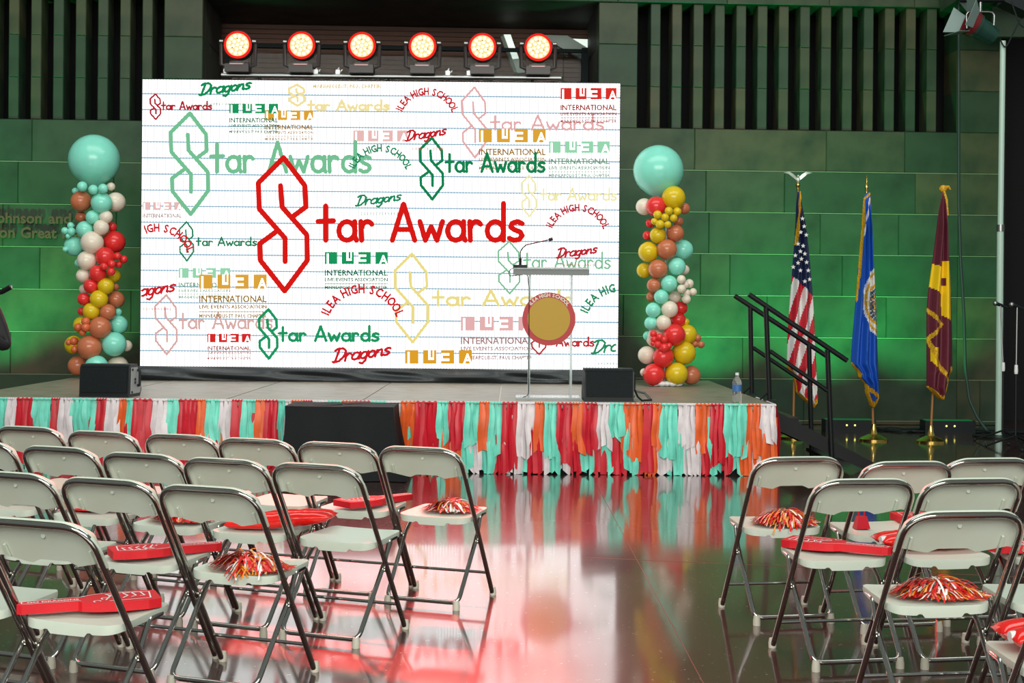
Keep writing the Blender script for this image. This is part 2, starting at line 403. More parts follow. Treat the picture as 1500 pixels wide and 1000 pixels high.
# fringe: tassels of tissue strips
TEAL, RED, ORG, WHT = 't', 'r', 'o', 'w'
def tissue(n, c):
    m = mat('tissue_'+n, c, .42, noise=(9, tuple(x*.82 for x in c), .4, .7)); return m
FM = {'t': tissue('teal', lin((120, 232, 208))), 'r': tissue('red', lin((214, 28, 48))), 'o': tissue('orange', lin((243, 100, 38))), 'w': tissue('white', lin((236, 226, 230)))}
def strips(mb, x0, x1, ztop, zbot, y, n, jag, gather=.75, r=rnd):
    wd = (x1-x0)/n
    for i in range(n):
        cx = x0+wd*(i+.5); L = ztop-max(.004, zbot+r.uniform(-jag, jag)); sway = r.uniform(-.013, .013); yy = y-r.uniform(0, .02)
        k = r.uniform(1.1, 1.5)*wd/2; fold = r.uniform(-.012, .018); rows = []
        sk = r.uniform(-.03, .03)
        for j in range(9):
            t = j/8; hw = k*(gather+(1-gather)*min(1, t*3.0)) if j else k*gather*.8
            bx = cx+sway*t*t+.006*sin(7*t+i); by = yy-.03*min(1, t*2)-.008*sin(5*t+i*2)
            rows.append([(bx+hw*q, by-fold*(1-abs(q))*min(1, t*4+.3)+.004*q, ztop-L*t+(sk*q if j == 8 else 0)) for q in (-1, -.5, 0, .5, 1)])
        mb.grid(rows)
seq = [('t', -20, 0), ('t', 0, 12), ('w', 12, 25), ('r', 25, 50), ('t', 48, 76), ('r', 76, 90), ('w', 88, 108), ('t', 104, 142), ('r', 142, 158), ('w', 156, 178), ('o', 175, 186), ('t', 186, 195), ('r', 195, 224),
       ('w', 224, 247), ('t', 245, 262), ('r', 262, 290), ('o', 290, 302), ('t', 302, 322), ('w', 322, 340), ('r', 340, 357), ('t', 355, 375), ('o', 375, 388), ('r', 388, 408), ('t', 408, 418), ('w', 418, 427), ('o', 427, 444),
       ('r', 444, 458), ('w', 459, 480), ('t', 480, 500), ('o', 501, 520), ('r', 520, 543), ('t', 543, 566), ('w', 566, 587), ('o', 587, 610), ('r', 608, 642), ('t', 640, 658), ('r', 656, 682), ('t', 681, 702), ('o', 702, 718),
       ('t', 717, 736), ('r', 735, 760), ('w', 757, 784), ('o', 783, 797), ('t', 797, 815), ('r', 815, 838), ('o', 838, 855), ('r', 853, 875), ('w', 875, 894), ('t', 892, 914), ('o', 912, 942), ('r', 942, 956), ('o', 955, 970),
       ('t', 966, 993), ('w', 993, 1018), ('o', 1018, 1040), ('r', 1040, 1061), ('t', 1060, 1094), ('o', 1094, 1115), ('w', 1113, 1136)]
fringe = thing('fringe_skirt', 'tissue tassel skirt in teal, red, orange and white along the stage front', 'fringe', (0, 0, 0))
ZL = {'t': .24, 'r': .12, 'o': .17, 'w': .24}
for c, a, b in seq:
    x0, x1 = at(a, 600, SY0-.02).x, at(b, 600, SY0-.02).x; mb = MB()
    strips(mb, x0, x1, SZ-.015, ZL[c]+rnd.uniform(-.09, .09), SY0-.025, max(2, round((x1-x0)/.042)), .03)
    mb.tube([(x0+(x1-x0)*k/8, SY0-.03-.006*(k % 2), SZ-.012+.004*(k % 2)) for k in range(9)], .012, 6)
    mb.build('tassel', FM[c], fringe)
x = SX0+.1; prev = ''
while x < SX1-.05:
    c = rnd.choice([q for q in 'rrttow' if q != prev]); prev = c; wd = rnd.uniform(.09, .16); mb = MB()
    strips(mb, x, x+wd, SZ-.12, .0, SY0-.012, max(2, round(wd/.04)), .05, 1); x += wd*.85
    mb.build('tassel', FM[c], fringe)
# side return
x = SY0
for c in 'rwtorwto':
    mb = MB(); strips(mb, x, x+.14, SZ-.015, ZL[c]*.8, -SX1-.03, 4, .04)
    mb.v = [(-v[1], v[0], v[2]) for v in mb.v]; mb.build('tassel', FM[c], fringe); x += .13
mb = MB(); mb.tube([(SX0, SY0-.035, SZ-.004), (SX1+.03, SY0-.035, SZ-.004), (SX1+.03, SY0+1.0, SZ-.004)], .006, 6); mb.build('cord', M['white'], fringe)

# ------------------------------------------------------------------ LED screen
DY = 16.0
p0, p1 = at(207, 540, DY), at(906.5, 124, DY)
SC0, SC1, SCZ0, SCZ1 = at(207, 326, DY).x, at(906.5, 326, DY).x, .797, 4.03
screen = thing('led_screen', 'wide white video screen showing notebook lines and scattered awards lettering', 'screen', (0, 0, 0))
def screen_mat():
    m = bpy.data.materials.new('notebook_page_on_screen'); m.use_nodes = True; nt = m.node_tree; N = nt.nodes; L = nt.links
    N.remove(N['Principled BSDF']); e = N.new('ShaderNodeEmission'); tc = N.new('ShaderNodeTexCoord'); sp = N.new('ShaderNodeSeparateXYZ')
    L.new(tc.outputs['Object'], sp.inputs[0])
    def math(op, a, b=None):
        n = N.new('ShaderNodeMath'); n.operation = op
        for i, q in enumerate((a, b)):
            if q is None: continue
            if isinstance(q, (int, float)): n.inputs[i].default_value = q
            else: L.new(q, n.inputs[i])
        return n.outputs[0]
    z = math('ADD', sp.outputs['Z'], math('MULTIPLY', sp.outputs['X'], 0.0))
    fr = math('FRACT', math('DIVIDE', math('SUBTRACT', z, .80+.09), .1806))
    line = math('LESS_THAN', math('ABSOLUTE', math('SUBTRACT', fr, .5)), .040)
    wv = math('MULTIPLY_ADD', math('SINE', math('MULTIPLY', sp.outputs['X'], 2*pi/.0335)), .5); wv.node.inputs[2].default_value = .5
    wh = math('MULTIPLY_ADD', math('SINE', math('MULTIPLY', sp.outputs['Z'], 2*pi/.0335)), .5); wh.node.inputs[2].default_value = .5
    gridf = math('MAXIMUM', math('POWER', wv, 2.2), math('MULTIPLY', math('POWER', wh, 3.0), .7))
    m1 = N.new('ShaderNodeMixRGB'); m1.inputs[1].default_value = (2.7, 2.7, 2.62, 1); m1.inputs[2].default_value = (.60, .61, .62, 1); L.new(gridf, m1.inputs[0])
    m2 = N.new('ShaderNodeMixRGB'); L.new(line, m2.inputs[0]); L.new(m1.outputs[0], m2.inputs[1]); m2.inputs[2].default_value = (.26, .44, .56, 1)
    L.new(m2.outputs[0], e.inputs[0]); e.inputs[1].default_value = 1.0
    L.new(e.outputs[0], N['Material Output'].inputs[0]); return m
mb = MB(); mb.box(((SC0+SC1)/2, DY+.06, (SCZ0+SCZ1)/2), (SC1-SC0+.02, .1, SCZ1-SCZ0+.02)); mb.build('cabinet', M['blackplastic'], screen, 0)
mb = MB(); mb.prism([(SC0, SCZ0), (SC1, SCZ0), (SC1, SCZ1), (SC0, SCZ1)], DY, DY+.008); mb.build('display_face', screen_mat(), screen, 0)
mb = MB()
for k in range(5):
    xx = SC0+.4+k*(SC1-SC0-.8)/4; mb.tube([(xx, DY+.15, SZ), (xx, DY+.15, SCZ1-.1)], .025, 8); mb.tube([(xx, DY+.15, SCZ1-1.0), (xx, DY+.75, SZ+.03)], .02, 8)
mb.build('support_frame', M['blackmetal'], screen)
lay = [0]
_em = {}
def ink(rgb):
    if rgb not in _em: _em[rgb] = emis('screen_ink_%d_%d_%d' % rgb, tuple(min(1, x*1.0) for x in lin(rgb)), 1.0)
    return _em[rgb]
INKW = emis('screen_white', (2.2, 2.2, 2.1), 1)
def nexty(): lay[0] += 1; return DY-.002-.0004*lay[0]
KPX = DY/FPX
def sxy(px, py): p = at(px, py, DY); return p.x, p.z
def emit_glyph(mb, name, m, parent):
    if mb.f: return mb.build(name, m, parent, 0)
def ribbon(mb, pts, wd, y):              # flat stroke in x,z with round joins, clipped to the display
    pts = [Vector((p[0], p[1])) for p in pts]; wd += .6*KPX
    for a, b in zip(pts, pts[1:]):
        d = b-a
        if d.length < 1e-6: continue
        n = Vector((-d.y, d.x)).normalized()*wd/2; q = [a-n, b-n, b+n, a+n]
        if all(SC0 < v.x < SC1 and SCZ0 < v.y < SCZ1 for v in q):
            i = len(mb.v); mb.v += [(v.x, y, v.y) for v in q]; mb.face(i, i+1, i+2, i+3)
    for p in pts:
        if SC0+wd < p.x < SC1-wd and SCZ0+wd < p.y < SCZ1-wd and wd > .012:
            i = len(mb.v); mb.v += [(p.x+wd/2*cos(k*pi/4), y-.0001, p.y+wd/2*sin(k*pi/4)) for k in range(8)]; mb.face(*range(i, i+8))
COOLS = [[(.51, 0), (.01, .19), (.03, .385), (.54, .605), (.54, .78)], [(.51, 0), (.93, .21), (.95, .37), (.70, .44)],
         [(.45, .21), (.48, .37), (.97, .58), (.98, .77), (.53, 1), (.05, .77), (.04, .646), (.40, .545)]]
def bowl(cx, cy, rx, ry, a0=0, a1=360, n=12): return [(cx+rx*cos(radians(a0+(a1-a0)*k/n)), cy+ry*sin(radians(a0+(a1-a0)*k/n))) for k in range(n+1)]
GL = {'t': (.46, [[(.23, .95), (.23, 0)], [(0, .52), (.46, .54)]]), 'a': (.5, [bowl(.24, .26, .24, .26), [(.47, .52), (.47, .1), (.52, 0)]]),
      'r': (.36, [[(0, .52), (.02, 0)], bowl(.19, .30, .17, .22, 170, 40, 6)]), 'A': (.66, [[(0, 0), (.33, 1.0), (.66, 0)], [(.12, .30), (.55, .30)]]),
      'w': (.66, [[(0, .52), (.16, 0), (.33, .38), (.5, 0), (.66, .52)]]), 'd': (.5, [bowl(.24, .26, .24, .26), [(.48, 1.02), (.48, 0)]]),
      's': (.40, [[(.38, .46), (.24, .52), (.08, .47), (.04, .37), (.16, .29), (.32, .23), (.38, .13), (.28, .02), (.12, 0), (0, .06)]]), ' ': (.26, []),
      'D': (.75, [[(.22, .98), (.16, 0)], [(-.05, .88), (.12, 1.0), (.45, .98), (.70, .75), (.66, .35), (.42, .05), (.10, 0), (.0, .06)]]),
      'g': (.46, [bowl(.22, .24, .20, .24), [(.44, .5), (.42, -.2), (.28, -.38), (.08, -.3)]]), 'o': (.44, [bowl(.22, .24, .2, .24)]),
      'n': (.46, [[(.02, .48), (0, 0)], [(0, .2), (.16, .46), (.32, .48), (.38, .3), (.38, .06), (.46, 0)]])}
def handwrite(m, s, x0, x1, ybase, asc, st, y, gap=.15, slant=0, rise=0):
    tot = sum(GL[c][0] for c in s)+gap*(len(s)-1); cx = 0; kx = (x1-x0)/tot
    for c in s:
        w_, ss = GL[c]; mb = MB()
        for st_ in ss:
            pts = []
            for px, py in st_:
                X = x0+(cx+px+slant*py)*kx; Yp = ybase-py*asc-rise*(cx+px)/tot; pts.append(sxy(X, Yp))
            ribbon(mb, pts, st*KPX, y)
        emit_glyph(mb, 'screen_letter', m, screen); cx += w_+gap
def star(S_, T, st, rgb, skip=''):
    mb = MB(); y = nexty(); x0, y0, x1, y1 = S_
    for pl in COOLS: ribbon(mb, [sxy(x0+a*(x1-x0), y0+b*(y1-y0)) for a, b in pl], st*KPX, y)
    mb.build('screen_initial', ink(rgb), screen, 0)
    if T: handwrite(ink(rgb), 'tar Awards' if not skip else skip, T[0], T[1], T[2], T[3], st, y)
def flat_text(mb, s, x0, x1, yb, h, y, off=0, rot=0):
    me = text_mesh(s, 1, 0, off, res=2); xs = [v.co.x for v in me.vertices]; a, b = min(xs), max(xs); zs = max(v.co.y for v in me.vertices)
    i = len(mb.v)
    for v in me.vertices: 
        X, Z = sxy(x0+(v.co.x-a)/(b-a)*(x1-x0), yb-v.co.y/zs*h); mb.v.append((X, y, Z))
    for p in me.polygons: mb.face(*[i+k for k in p.vertices])
    bpy.data.meshes.remove(me)
def logo(x0, y0, x1, y1, rgb, sub=2, subrgb=None):
    y = nexty(); wd = (x1-x0); sq = wd*.195; h = y1-y0
    for k in range(4):
        mb = MB(); mb2 = MB(); a = x0+k*(wd-sq)/3; P = [sxy(a, y1), sxy(a+sq, y1), sxy(a+sq, y0), sxy(a, y0)]
        i = len(mb.v); mb.v += [(p[0], y, p[1]) for p in P]; mb.face(i, i+1, i+2, i+3)
        for (q0, r0, q1, r1) in ([(.16, .12, .32, 1.0)], [(.38, .0, .56, .72), (.56, .55, .82, .72), (.72, .0, .82, .5)], [(0, .22, .62, .40), (0, .62, .62, .80), (.0, .40, .12, .62)], [])[k]:
            P = [sxy(a+sq*q0, y0+h*r1), sxy(a+sq*q1, y0+h*r1), sxy(a+sq*q1, y0+h*r0), sxy(a+sq*q0, y0+h*r0)]
            i = len(mb2.v); mb2.v += [(p[0], y-.0002, p[1]) for p in P]; mb2.face(i, i+1, i+2, i+3)
        if k == 3: flat_text(mb2, 'A', a+sq*.3, a+sq, y1, h*.75, y-.0002, .02)
        b = mb.build('logo_square', ink(rgb), screen, 0); o = mb2.build('logo_cutout', INKW, b, 0); o['kind'] = 'stuff'
    y2 = y-.0002; mb = MB()
    if sub:
        flat_text(mb, 'INTERNATIONAL', x0, x1, y1+h*.95, h*.48, y2, .025)
        if sub > 1:
            flat_text(mb, 'LIVE EVENTS ASSOCIATION', x0, x1, y1+h*1.40, h*.26, y2, .03)
            flat_text(mb, 'MINNEAPOLIS-ST. PAUL CHAPTER', x0, x1, y1+h*2.05, h*.26, y2, .03)
            P = [sxy(x0, y1+h*1.66), sxy(x1, y1+h*1.66), sxy(x1, y1+h*1.61), sxy(x0, y1+h*1.61)]; i = len(mb.v); mb.v += [(p[0], y2, p[1]) for p in P]; mb.face(i, i+1, i+2, i+3)
        mb.build('small_print', ink(tuple(int(x*.72) for x in rgb)), screen, 0)['kind'] = 'stuff'
def arch(m, par, name, s, cx, cy, R, h, a0, a1, y, off=.04, kx=.80, tf=None, clip=True):
    ws = [{'I': .36, ' ': .42, 'L': .8, 'E': .85}.get(ch, 1.0) for ch in s]; tot = sum(ws)-ws[0]/2-ws[-1]/2; acc = -ws[0]/2
    for k, ch in enumerate(s):
        acc += ws[k]; f_ = (acc-ws[k]/2)/tot
        if ch == ' ': continue
        th = radians(a0+(a1-a0)*f_); me = text_mesh(ch, 1, 0, off, res=2)
        xs = [v.co.x for v in me.vertices]; mid = (min(xs)+max(xs))/2; zs = max(v.co.y for v in me.vertices); pts = []
        for v in me.vertices:
            lx = (v.co.x-mid)*h*kx*1.35; ly = v.co.y/zs*h
            rr = R+ly; px = cx+rr*cos(th)+lx*sin(th); py = cy-rr*sin(th)+lx*cos(th); pts.append(tf(px, py) if tf else sxy(px, py))
        if clip and not all(SC0 < p[0] < SC1 and SCZ0 < p[1] < SCZ1 for p in pts): bpy.data.meshes.remove(me); continue
        mb = MB(); mb.v += [(p[0], y, p[1]) for p in pts]
        for p in me.polygons: mb.face(*p.vertices)
        bpy.data.meshes.remove(me); mb.build(name, m, par, 0)
def crest(cx, cy, R, h, rgb, D, st=2.2, yr=None):
    mb = MB(); y = nexty()
    if R: arch(ink(rgb), screen, 'screen_letter', 'ILEA HIGH SCHOOL', cx, cy, R, h, 157, 23, y)
    if D:
        handwrite(ink(rgb), 'Dragons', D[0], D[1], D[2], D[3], st, y, gap=.06, slant=.28, rise=D[4])
        if 'nosub' not in D: flat_text(mb, '2024 MN STAR AWARDS', max(D[0]+8, 210), min(D[1]-2, 904), D[2]+D[3]*.85, 3.4, y)
    if mb.f: mb.build('small_print', ink(rgb), screen, 0)['kind'] = 'stuff'
PINK, YEL, FGR = (232, 186, 182), (238, 222, 150), (134, 202, 160)
star((763.6, 257, 786, 317), (792, 903, 293, 17), 2.2, (240, 234, 178))
star((423, 124, 447, 155), (451, 570, 161, 14), 3, (242, 224, 160))
logo(209, 296, 267, 307.6, PINK, 1); logo(262, 392.5, 337, 407, (150, 215, 175)); logo(518, 191, 597, 207, PINK, 0)
logo(675, 463.5, 780, 484, (228, 176, 176)); logo(804, 207, 893, 224, (150, 215, 175))
star((578, 371.6, 628, 501), (634, 838, 447, 22), 3.6, (236, 220, 138))
star((227, 432, 260, 519), (263, 399, 481, 23), 2.5, (216, 172, 168))
star((676.5, 128, 713, 231), (719, 884, 190, 21), 2.5, (228, 172, 172))
star((249.7, 166, 306, 313.6), (309, 543, 251.7, 43), 5.4, (118, 192, 148))
logo(388, 161.7, 459, 176, (222, 162, 50)); logo(336, 152, 407.6, 166, (26, 150, 92))
logo(701.7, 189, 799.6, 208.5, (220, 164, 60)); logo(292, 402, 391, 422.7, (220, 164, 60)); logo(594, 512.7, 691.6, 532.4, (222, 160, 40), 0)
logo(821, 129, 903, 145.6, (216, 48, 40)); logo(303.7, 488.7, 367, 501, (214, 40, 40)); logo(476, 369, 568, 386.7, (26, 150, 92))
star((729.5, 353.6, 762, 430), (767, 894, 393, 23), 2, (128, 190, 150))
star((615, 202, 649.6, 292), (653, 798, 251.7, 27), 3.6, (18, 130, 80))
star((220, 138, 236, 175), (237, 310.5, 160.5, 11.5), 1.9, (176, 36, 48))
star((263, 325, 284, 382), (288, 376, 359.6, 12), 1.9, (40, 130, 92))
star((379.5, 453, 407, 525), (409, 555, 499, 21), 3.6, (28, 150, 96))
star((778, 470, 800, 519), (815, 870, 506.7, 13), 2, (192, 40, 52), skip='Awards')
crest(625.5, 178, 39, 10.5, (196, 32, 44), (594, 652, 207, 15, 10)); crest(557, 262, 40, 10.5, (30, 136, 92), (521, 586, 302, 15, 9)); crest(531, 482, 53, 13, (206, 32, 42), (487, 570, 531, 20, 12), 3)
crest(231, 386, 47, 12, (206, 32, 42), (180, 255, 438, 19, 12), 2.6); crest(846, 349, 40, 10.5, (190, 38, 52), (815, 873, 378, 14, 8)); crest(908, 478, 51, 12.5, (40, 140, 96), (866, 950, 518, 19, 10), 2.4)
mb = MB(); flat_text(mb, 'MINNEAPOLIS-ST. PAUL CHAPTER', 459, 558, 129, 5, nexty(), .03); mb.build('small_print', ink((214, 186, 110)), screen, 0)['kind'] = 'stuff'
crest(0, 0, 0, 0, (20, 140, 86), (292, 366, 140, 17, 10), 3)
star((378, 231, 452, 426), (466, 766, 352, 53), 7.2, (216, 26, 22))

# black drape under the screen
mb = MB(); rows = []
for j in range(15):
    t = j/14; row = []
    for i in range(141):
        X = SC0-.02+(SC1-SC0+.05)*i/140; w1 = sin(X*2.3+t*5.5+1.1*sin(X*1.1))*.5+.5*sin(X*5.1-t*7+2); env = sin(pi*t)**.6
        row.append((X, DY-.035-.06*env-.045*w1*env-.06*t*t, SCZ0+.012-(SCZ0-SZ+.008)*t+.012*env*sin(X*3.1+2)))
    rows.append(row)
mb.grid(rows); o = mb.build('base_drape', M['satin'], None, 60); tag(o, 'crumpled black drape along the foot of the video screen', 'drape')

# ------------------------------------------------------------------ stage lamps on a pipe over the screen
pz = at(570, 113, DY+.1).z
pipe = thing('lamp_pipe', 'steel pipe with clamps along the top of the video screen', 'pipe')
a, b = at(326, 110, DY+.1).x, at(822, 115, DY+.1).x
zp = SCZ1+.07
mb = MB(); mb.tube([(a, DY+.1, zp), (b, DY+.1, zp)], .024, 12); mb.build('bar', M['steelpipe'], pipe)
mb = MB(); mb.lathe([(.03, -.05), (.03, .05)], (0, 0, 0), 10, 'x'); mb.box((0, 0, .045), (.05, .05, .05)); mb.tube([(-.01, 0, .06), (.015, 0, .1)], .008, 6); mb.tube([(.03, 0, .05), (.05, 0, .075)], .008, 6); clm = mb.mesh('clamp', M['steelpipe'])
for px in (331, 463, 495, 656, 687): link('clamp', clm, pipe, (at(px, 112, DY+.1).x, DY+.1, zp))
for px in (380, 570, 780): 
    mb = MB(); X = at(px, 112, DY+.1).x; mb.tube([(X, DY+.1, zp), (X, DY+.1, SCZ1+.014)], .018, 8); mb.build('drop_arm', M['blackmetal'], pipe)
M['lens'] = emis('lit_lens', (1, .50, .22), 1.5); M['ledhot'] = emis('hot_led', (1, .80, .50), 2.0); M['ring'] = emis('glowing_red_rim', (1, .02, .015), 1.0)
M['lamphousing'] = mat('dark_lamp_housing', (.03, .022, .022), .4)
def make_lamp():
    r = thing('stage_lamp', '', 'stage light')
    mb = MB(); mb.lathe([(.10, .17), (.155, .12), (.165, 0), (.160, -.03), (.150, -.035)], (0, 0, .31), 28, 'y'); mb.build('head', M['lamphousing'], r)
    mb = MB(); mb.lathe([(.130, 0), (.152, 0), (.156, -.012), (.152, -.02), (.130, -.02), (.13, 0)], (0, -.03, .31), 32, 'y', False); mb.build('rim', M['ring'], r)
    mb = MB(); mb.lathe([(.131, 0), (.131, -.012), (.10, -.018), (.0005, -.02)], (0, -.03, .31), 32, 'y'); ln = mb.build('lens', M['lens'], r)
    mb = MB()
    for rr, n in ((0, 1), (.05, 6), (.098, 12)):
        for k in range(n):
            mb.lathe([(.021, 0), (.018, -.006), (.0005, -.007)], (rr*cos(2*pi*k/n+.3), -.048, .31+rr*sin(2*pi*k/n+.3)), 10, 'y')
    mb.build('led_cluster', M['ledhot'], ln)['kind'] = 'stuff'
    for k in range(3):
        mb = MB(); mb.lathe([(.007, 0), (.006, -.004)], (.066*cos(pi/2+k*2*pi/3), -.055, .31+.066*sin(pi/2+k*2*pi/3)), 8, 'y'); mb.build('screw', M['blackmetal'], ln)
    for s in (-1, 1):
        mb = MB(); mb.tube([(s*.10, 0, .06), (s*.19, 0, .09), (s*.195, 0, .35)], .022, 8); mb.lathe([(.03, -.02), (.03, .02)], (s*.19, 0, .345), 10, 'x'); mb.build('yoke_arm', M['lamphousing'], r)
        mb = MB(); mb.lathe([(.020, -.02), (.016, .02)], (s*.185, -.03, .35), 10, 'x'); mb.build('knob', M['steelpipe'], r)
    mb = MB(); mb.box((0, 0, .045), (.27, .20, .09)); mb.box((0, -.01, .10), (.17, .14, .03)); mb.build('base', M['lamphousing'], r)
    mb = MB(); mb.box((0, -.106, .085), (.15, .006, .012)); mb.build('base_strip', mat('pinkish_strip', (.6, .3, .3), .3), r)
    return r
lamp = make_lamp(); NM = ['endmost red-glowing stage lamp above the teal script lettering', 'second red-glowing stage lamp along the pipe from the teal script end', 'third red-glowing stage lamp along the pipe from the teal script end',
                          'third red-glowing stage lamp along the pipe from the reflected beam', 'red-glowing stage lamp beside the reflected slanting strip light', 'endmost red-glowing stage lamp in front of the reflected roof beam']
for i, px in enumerate((347, 440.5, 529.5, 618.5, 706.5, 788.5)):
    o = lamp if i == 0 else copy_tree(lamp); o['label'] = NM[i]; o['group'] = 'stage lamps over the screen'
    X = at(px, 80, DY).x; o.location = (X, DY+.08, zp+.026); 
    spot('stage_lamp_beam', (X, DY-.06, zp+.34), (X*.55, 6.5, 0), 600, (1, .045, .04), 46, .9, .13)

# ------------------------------------------------------------------ balloon columns
BC = {'t': lin((140, 232, 210)), 'b': lin((200, 116, 80)), 'c': lin((238, 224, 206)), 'r': lin((234, 52, 52)), 'y': lin((224, 192, 26)), 'o': lin((218, 108, 66))}
BM = {k: mat('latex_'+k, v, .22, spec=.5, noise=(2, tuple(x*.93 for x in v), .4, .7)) for k, v in BC.items()}
mb = MB(); rings = []
prof = [(0.0005, 1.0)]+[(sin(pi*i/16), cos(pi*i/16)) for i in range(1, 14)]+[(.40, -.955), (.2, -1.06), (.09, -1.14), (.06, -1.18), (.09, -1.22), (.0005, -1.22)]
mb.lathe(prof[::-1], n=24, caps=False); 
bal = {k: mb.mesh('balloon', BM[k], 80) for k in BM}
def column(label, ox, oy, sc, axis_px, D0, lst, foot):
    base = at(axis_px, 500, D0); t = thing('balloon_column', label, 'balloons', (base.x, D0, SZ))
    k = D0/FPX
    for z in lst:
        zx, zy, zr, c = z[:4]; back = len(z) > 4
        px, py, r = ox+zx/sc, oy+zy/sc, zr/sc
        R = .24; dx = (px-axis_px)*k
        dep = 0 if back else sqrt(max(0.0, R*R-dx*dx))*.8+(.10 if r*k < .07 else 0)
        if r*k > .25: dep = .0
        D = D0-dep; p = at(px, py, D); rr = r*D/FPX; p.z = max(p.z, SZ+rr*1.01)
        o = link('balloon', bal[c], t, p-Vector((base.x, D0, SZ))); o.scale = (rr, rr, rr)
        d = Vector((p.x-base.x, -(dep if dep else -.05), rnd.uniform(-.05, .05)))
        if r*k > .25: d = Vector((0, 0, 1))
        o.rotation_euler = d.to_track_quat('Z', 'Y').to_euler()
    mb = MB(); mb.tube([(0, .02, 0), (0, .02, 2.3)], .012, 8); mb.lathe([(.17, 0), (.17, .015), (.02, .03)], (0, .02, 0), 20); mb.build('pole', M['white'], t)
    if foot:
        mb = MB()
        for k_ in range(5): mb.ball((-.12+.06*k_, -.17-.02*(k_ % 2), .03), .05, 10, 6, (1.1, .8, .6))
        mb.build('weight_bag', M['white'], t)
    return t
left = [(363, 143, 98, 't'), (317, 245, 20, 't'), (290, 262, 13, 't', 1), (359, 257, 19, 't'), (397, 253, 19, 't'), (428, 245, 16, 'c', 1), (446, 305, 38, 'c', 1), (312, 302, 40, 'b'), (391, 308, 41, 't'),
        (312, 362, 22, 'b', 1), (357, 363, 27, 't'), (408, 362, 26, 'c'), (432, 400, 18, 'r', 1), (327, 410, 33, 't'), (390, 402, 30, 'c'), (250, 415, 14, 't'), (272, 395, 13, 't'), (275, 418, 16, 't'), (262, 436, 10, 't'),
        (285, 475, 38, 't', 1), (355, 460, 44, 'c'), (252, 487, 11, 't'), (440, 458, 43, 'r', 1), (305, 540, 18, 't', 1), (405, 515, 37, 'r'), (335, 530, 38, 'c'),
        (453, 513, 15, 'r'), (477, 525, 15, 'r'), (457, 545, 14, 'r'), (430, 543, 16, 'r'), (428, 573, 16, 'r'), (400, 553, 15, 'r'), (438, 588, 27, 'y', 1), (377, 580, 33, 'r'), (320, 588, 27, 'c'),
        (350, 628, 28, 'r'), (408, 628, 32, 'y'), (445, 632, 14, 'b', 1), (325, 640, 20, 'c', 1), (323, 678, 25, 'r'), (381, 678, 35, 'y'), (447, 680, 33, 'b', 1), (315, 725, 16, 'r', 1), (352, 725, 33, 'y'), (416, 728, 31, 'b'), (455, 728, 15, 't', 1),
        (315, 778, 33, 'y', 1), (386, 788, 43, 'b'), (457, 777, 36, 't', 1), (330, 765, 17, 'o'), (302, 787, 16, 'o'), (330, 787, 18, 'o'), (318, 808, 12, 'o'),
        (285, 855, 36, 'y', 1), (346, 864, 48, 'b'), (440, 852, 47, 't'), (488, 858, 22, 'c', 1), (285, 840, 16, 'o'), (265, 845, 12, 'o'), (287, 872, 14, 'o'), (300, 935, 38, 'b', 1), (372, 938, 44, 't'), (455, 938, 40, 'c', 1)]
right = [(165, 127, 95, 't'), (222, 230, 45, 'y'), (156, 262, 38, 'r'), (112, 263, 32, 'c', 1), (262, 270, 22, 'b', 1), (162, 293, 16, 'y'), (204, 279, 16, 'y'), (236, 281, 16, 'y'), (190, 303, 15, 'y'), (222, 306, 15, 'y'), (171, 329, 17, 'y'), (150, 318, 13, 'y'), (200, 330, 14, 'y'),
         (135, 325, 18, 'r', 1), (240, 318, 19, 'b', 1), (163, 370, 31, 'y'), (229, 363, 33, 'b'), (124, 371, 18, 'r', 1), (128, 433, 39, 'y'), (197, 423, 39, 'b'), (258, 425, 38, 't', 1),
         (112, 502, 29, 'y', 1), (164, 497, 37, 'b'), (234, 488, 34, 't'), (262, 500, 20, 'c', 1), (148, 558, 27, 'b'), (205, 552, 32, 't'), (251, 536, 17, 'c'), (281, 551, 17, 'c'), (252, 571, 17, 'c'), (272, 587, 15, 'c'), (295, 583, 15, 'c'), (270, 610, 17, 'c'), (268, 556, 13, 'c'),
         (138, 600, 19, 'b', 1), (176, 601, 28, 't'), (228, 602, 23, 'c', 1), (146, 651, 29, 't'), (207, 648, 32, 'c'), (250, 643, 25, 'r', 1), (138, 700, 26, 't'), (184, 698, 29, 'c'), (240, 688, 29, 'r', 1), (268, 695, 14, 'y', 1),
         (125, 748, 18, 't', 1), (155, 755, 37, 'c', 1), (225, 744, 42, 'r'), (272, 742, 38, 'y', 1), (146, 740, 14, 'r'), (148, 760, 14, 'r'), (170, 752, 14, 'r'), (187, 762, 14, 'r'), (163, 780, 15, 'r'), (187, 792, 18, 'r'), (205, 785, 12, 'r'), (145, 775, 11, 'r'),
         (312, 755, 14, 'b', 1), (302, 778, 13, 'b', 1), (325, 780, 14, 'b', 1), (122, 820, 34, 'c', 1), (183, 827, 40, 'r'), (262, 812, 44, 'y'), (112, 885, 16, 'c', 1), (148, 893, 42, 'r'), (233, 890, 43, 'y'), (288, 895, 36, 'b', 1)]
column('tall balloon column behind the floor speaker with grey side panel, by the wall lettering', 0, 180, 2.63, 143, 16.25, left, 0)
column('tall balloon column between the video screen and the handrail, crowned by big teal balloon', 900, 200, 2.5625, 975, 15.75, right, 1)

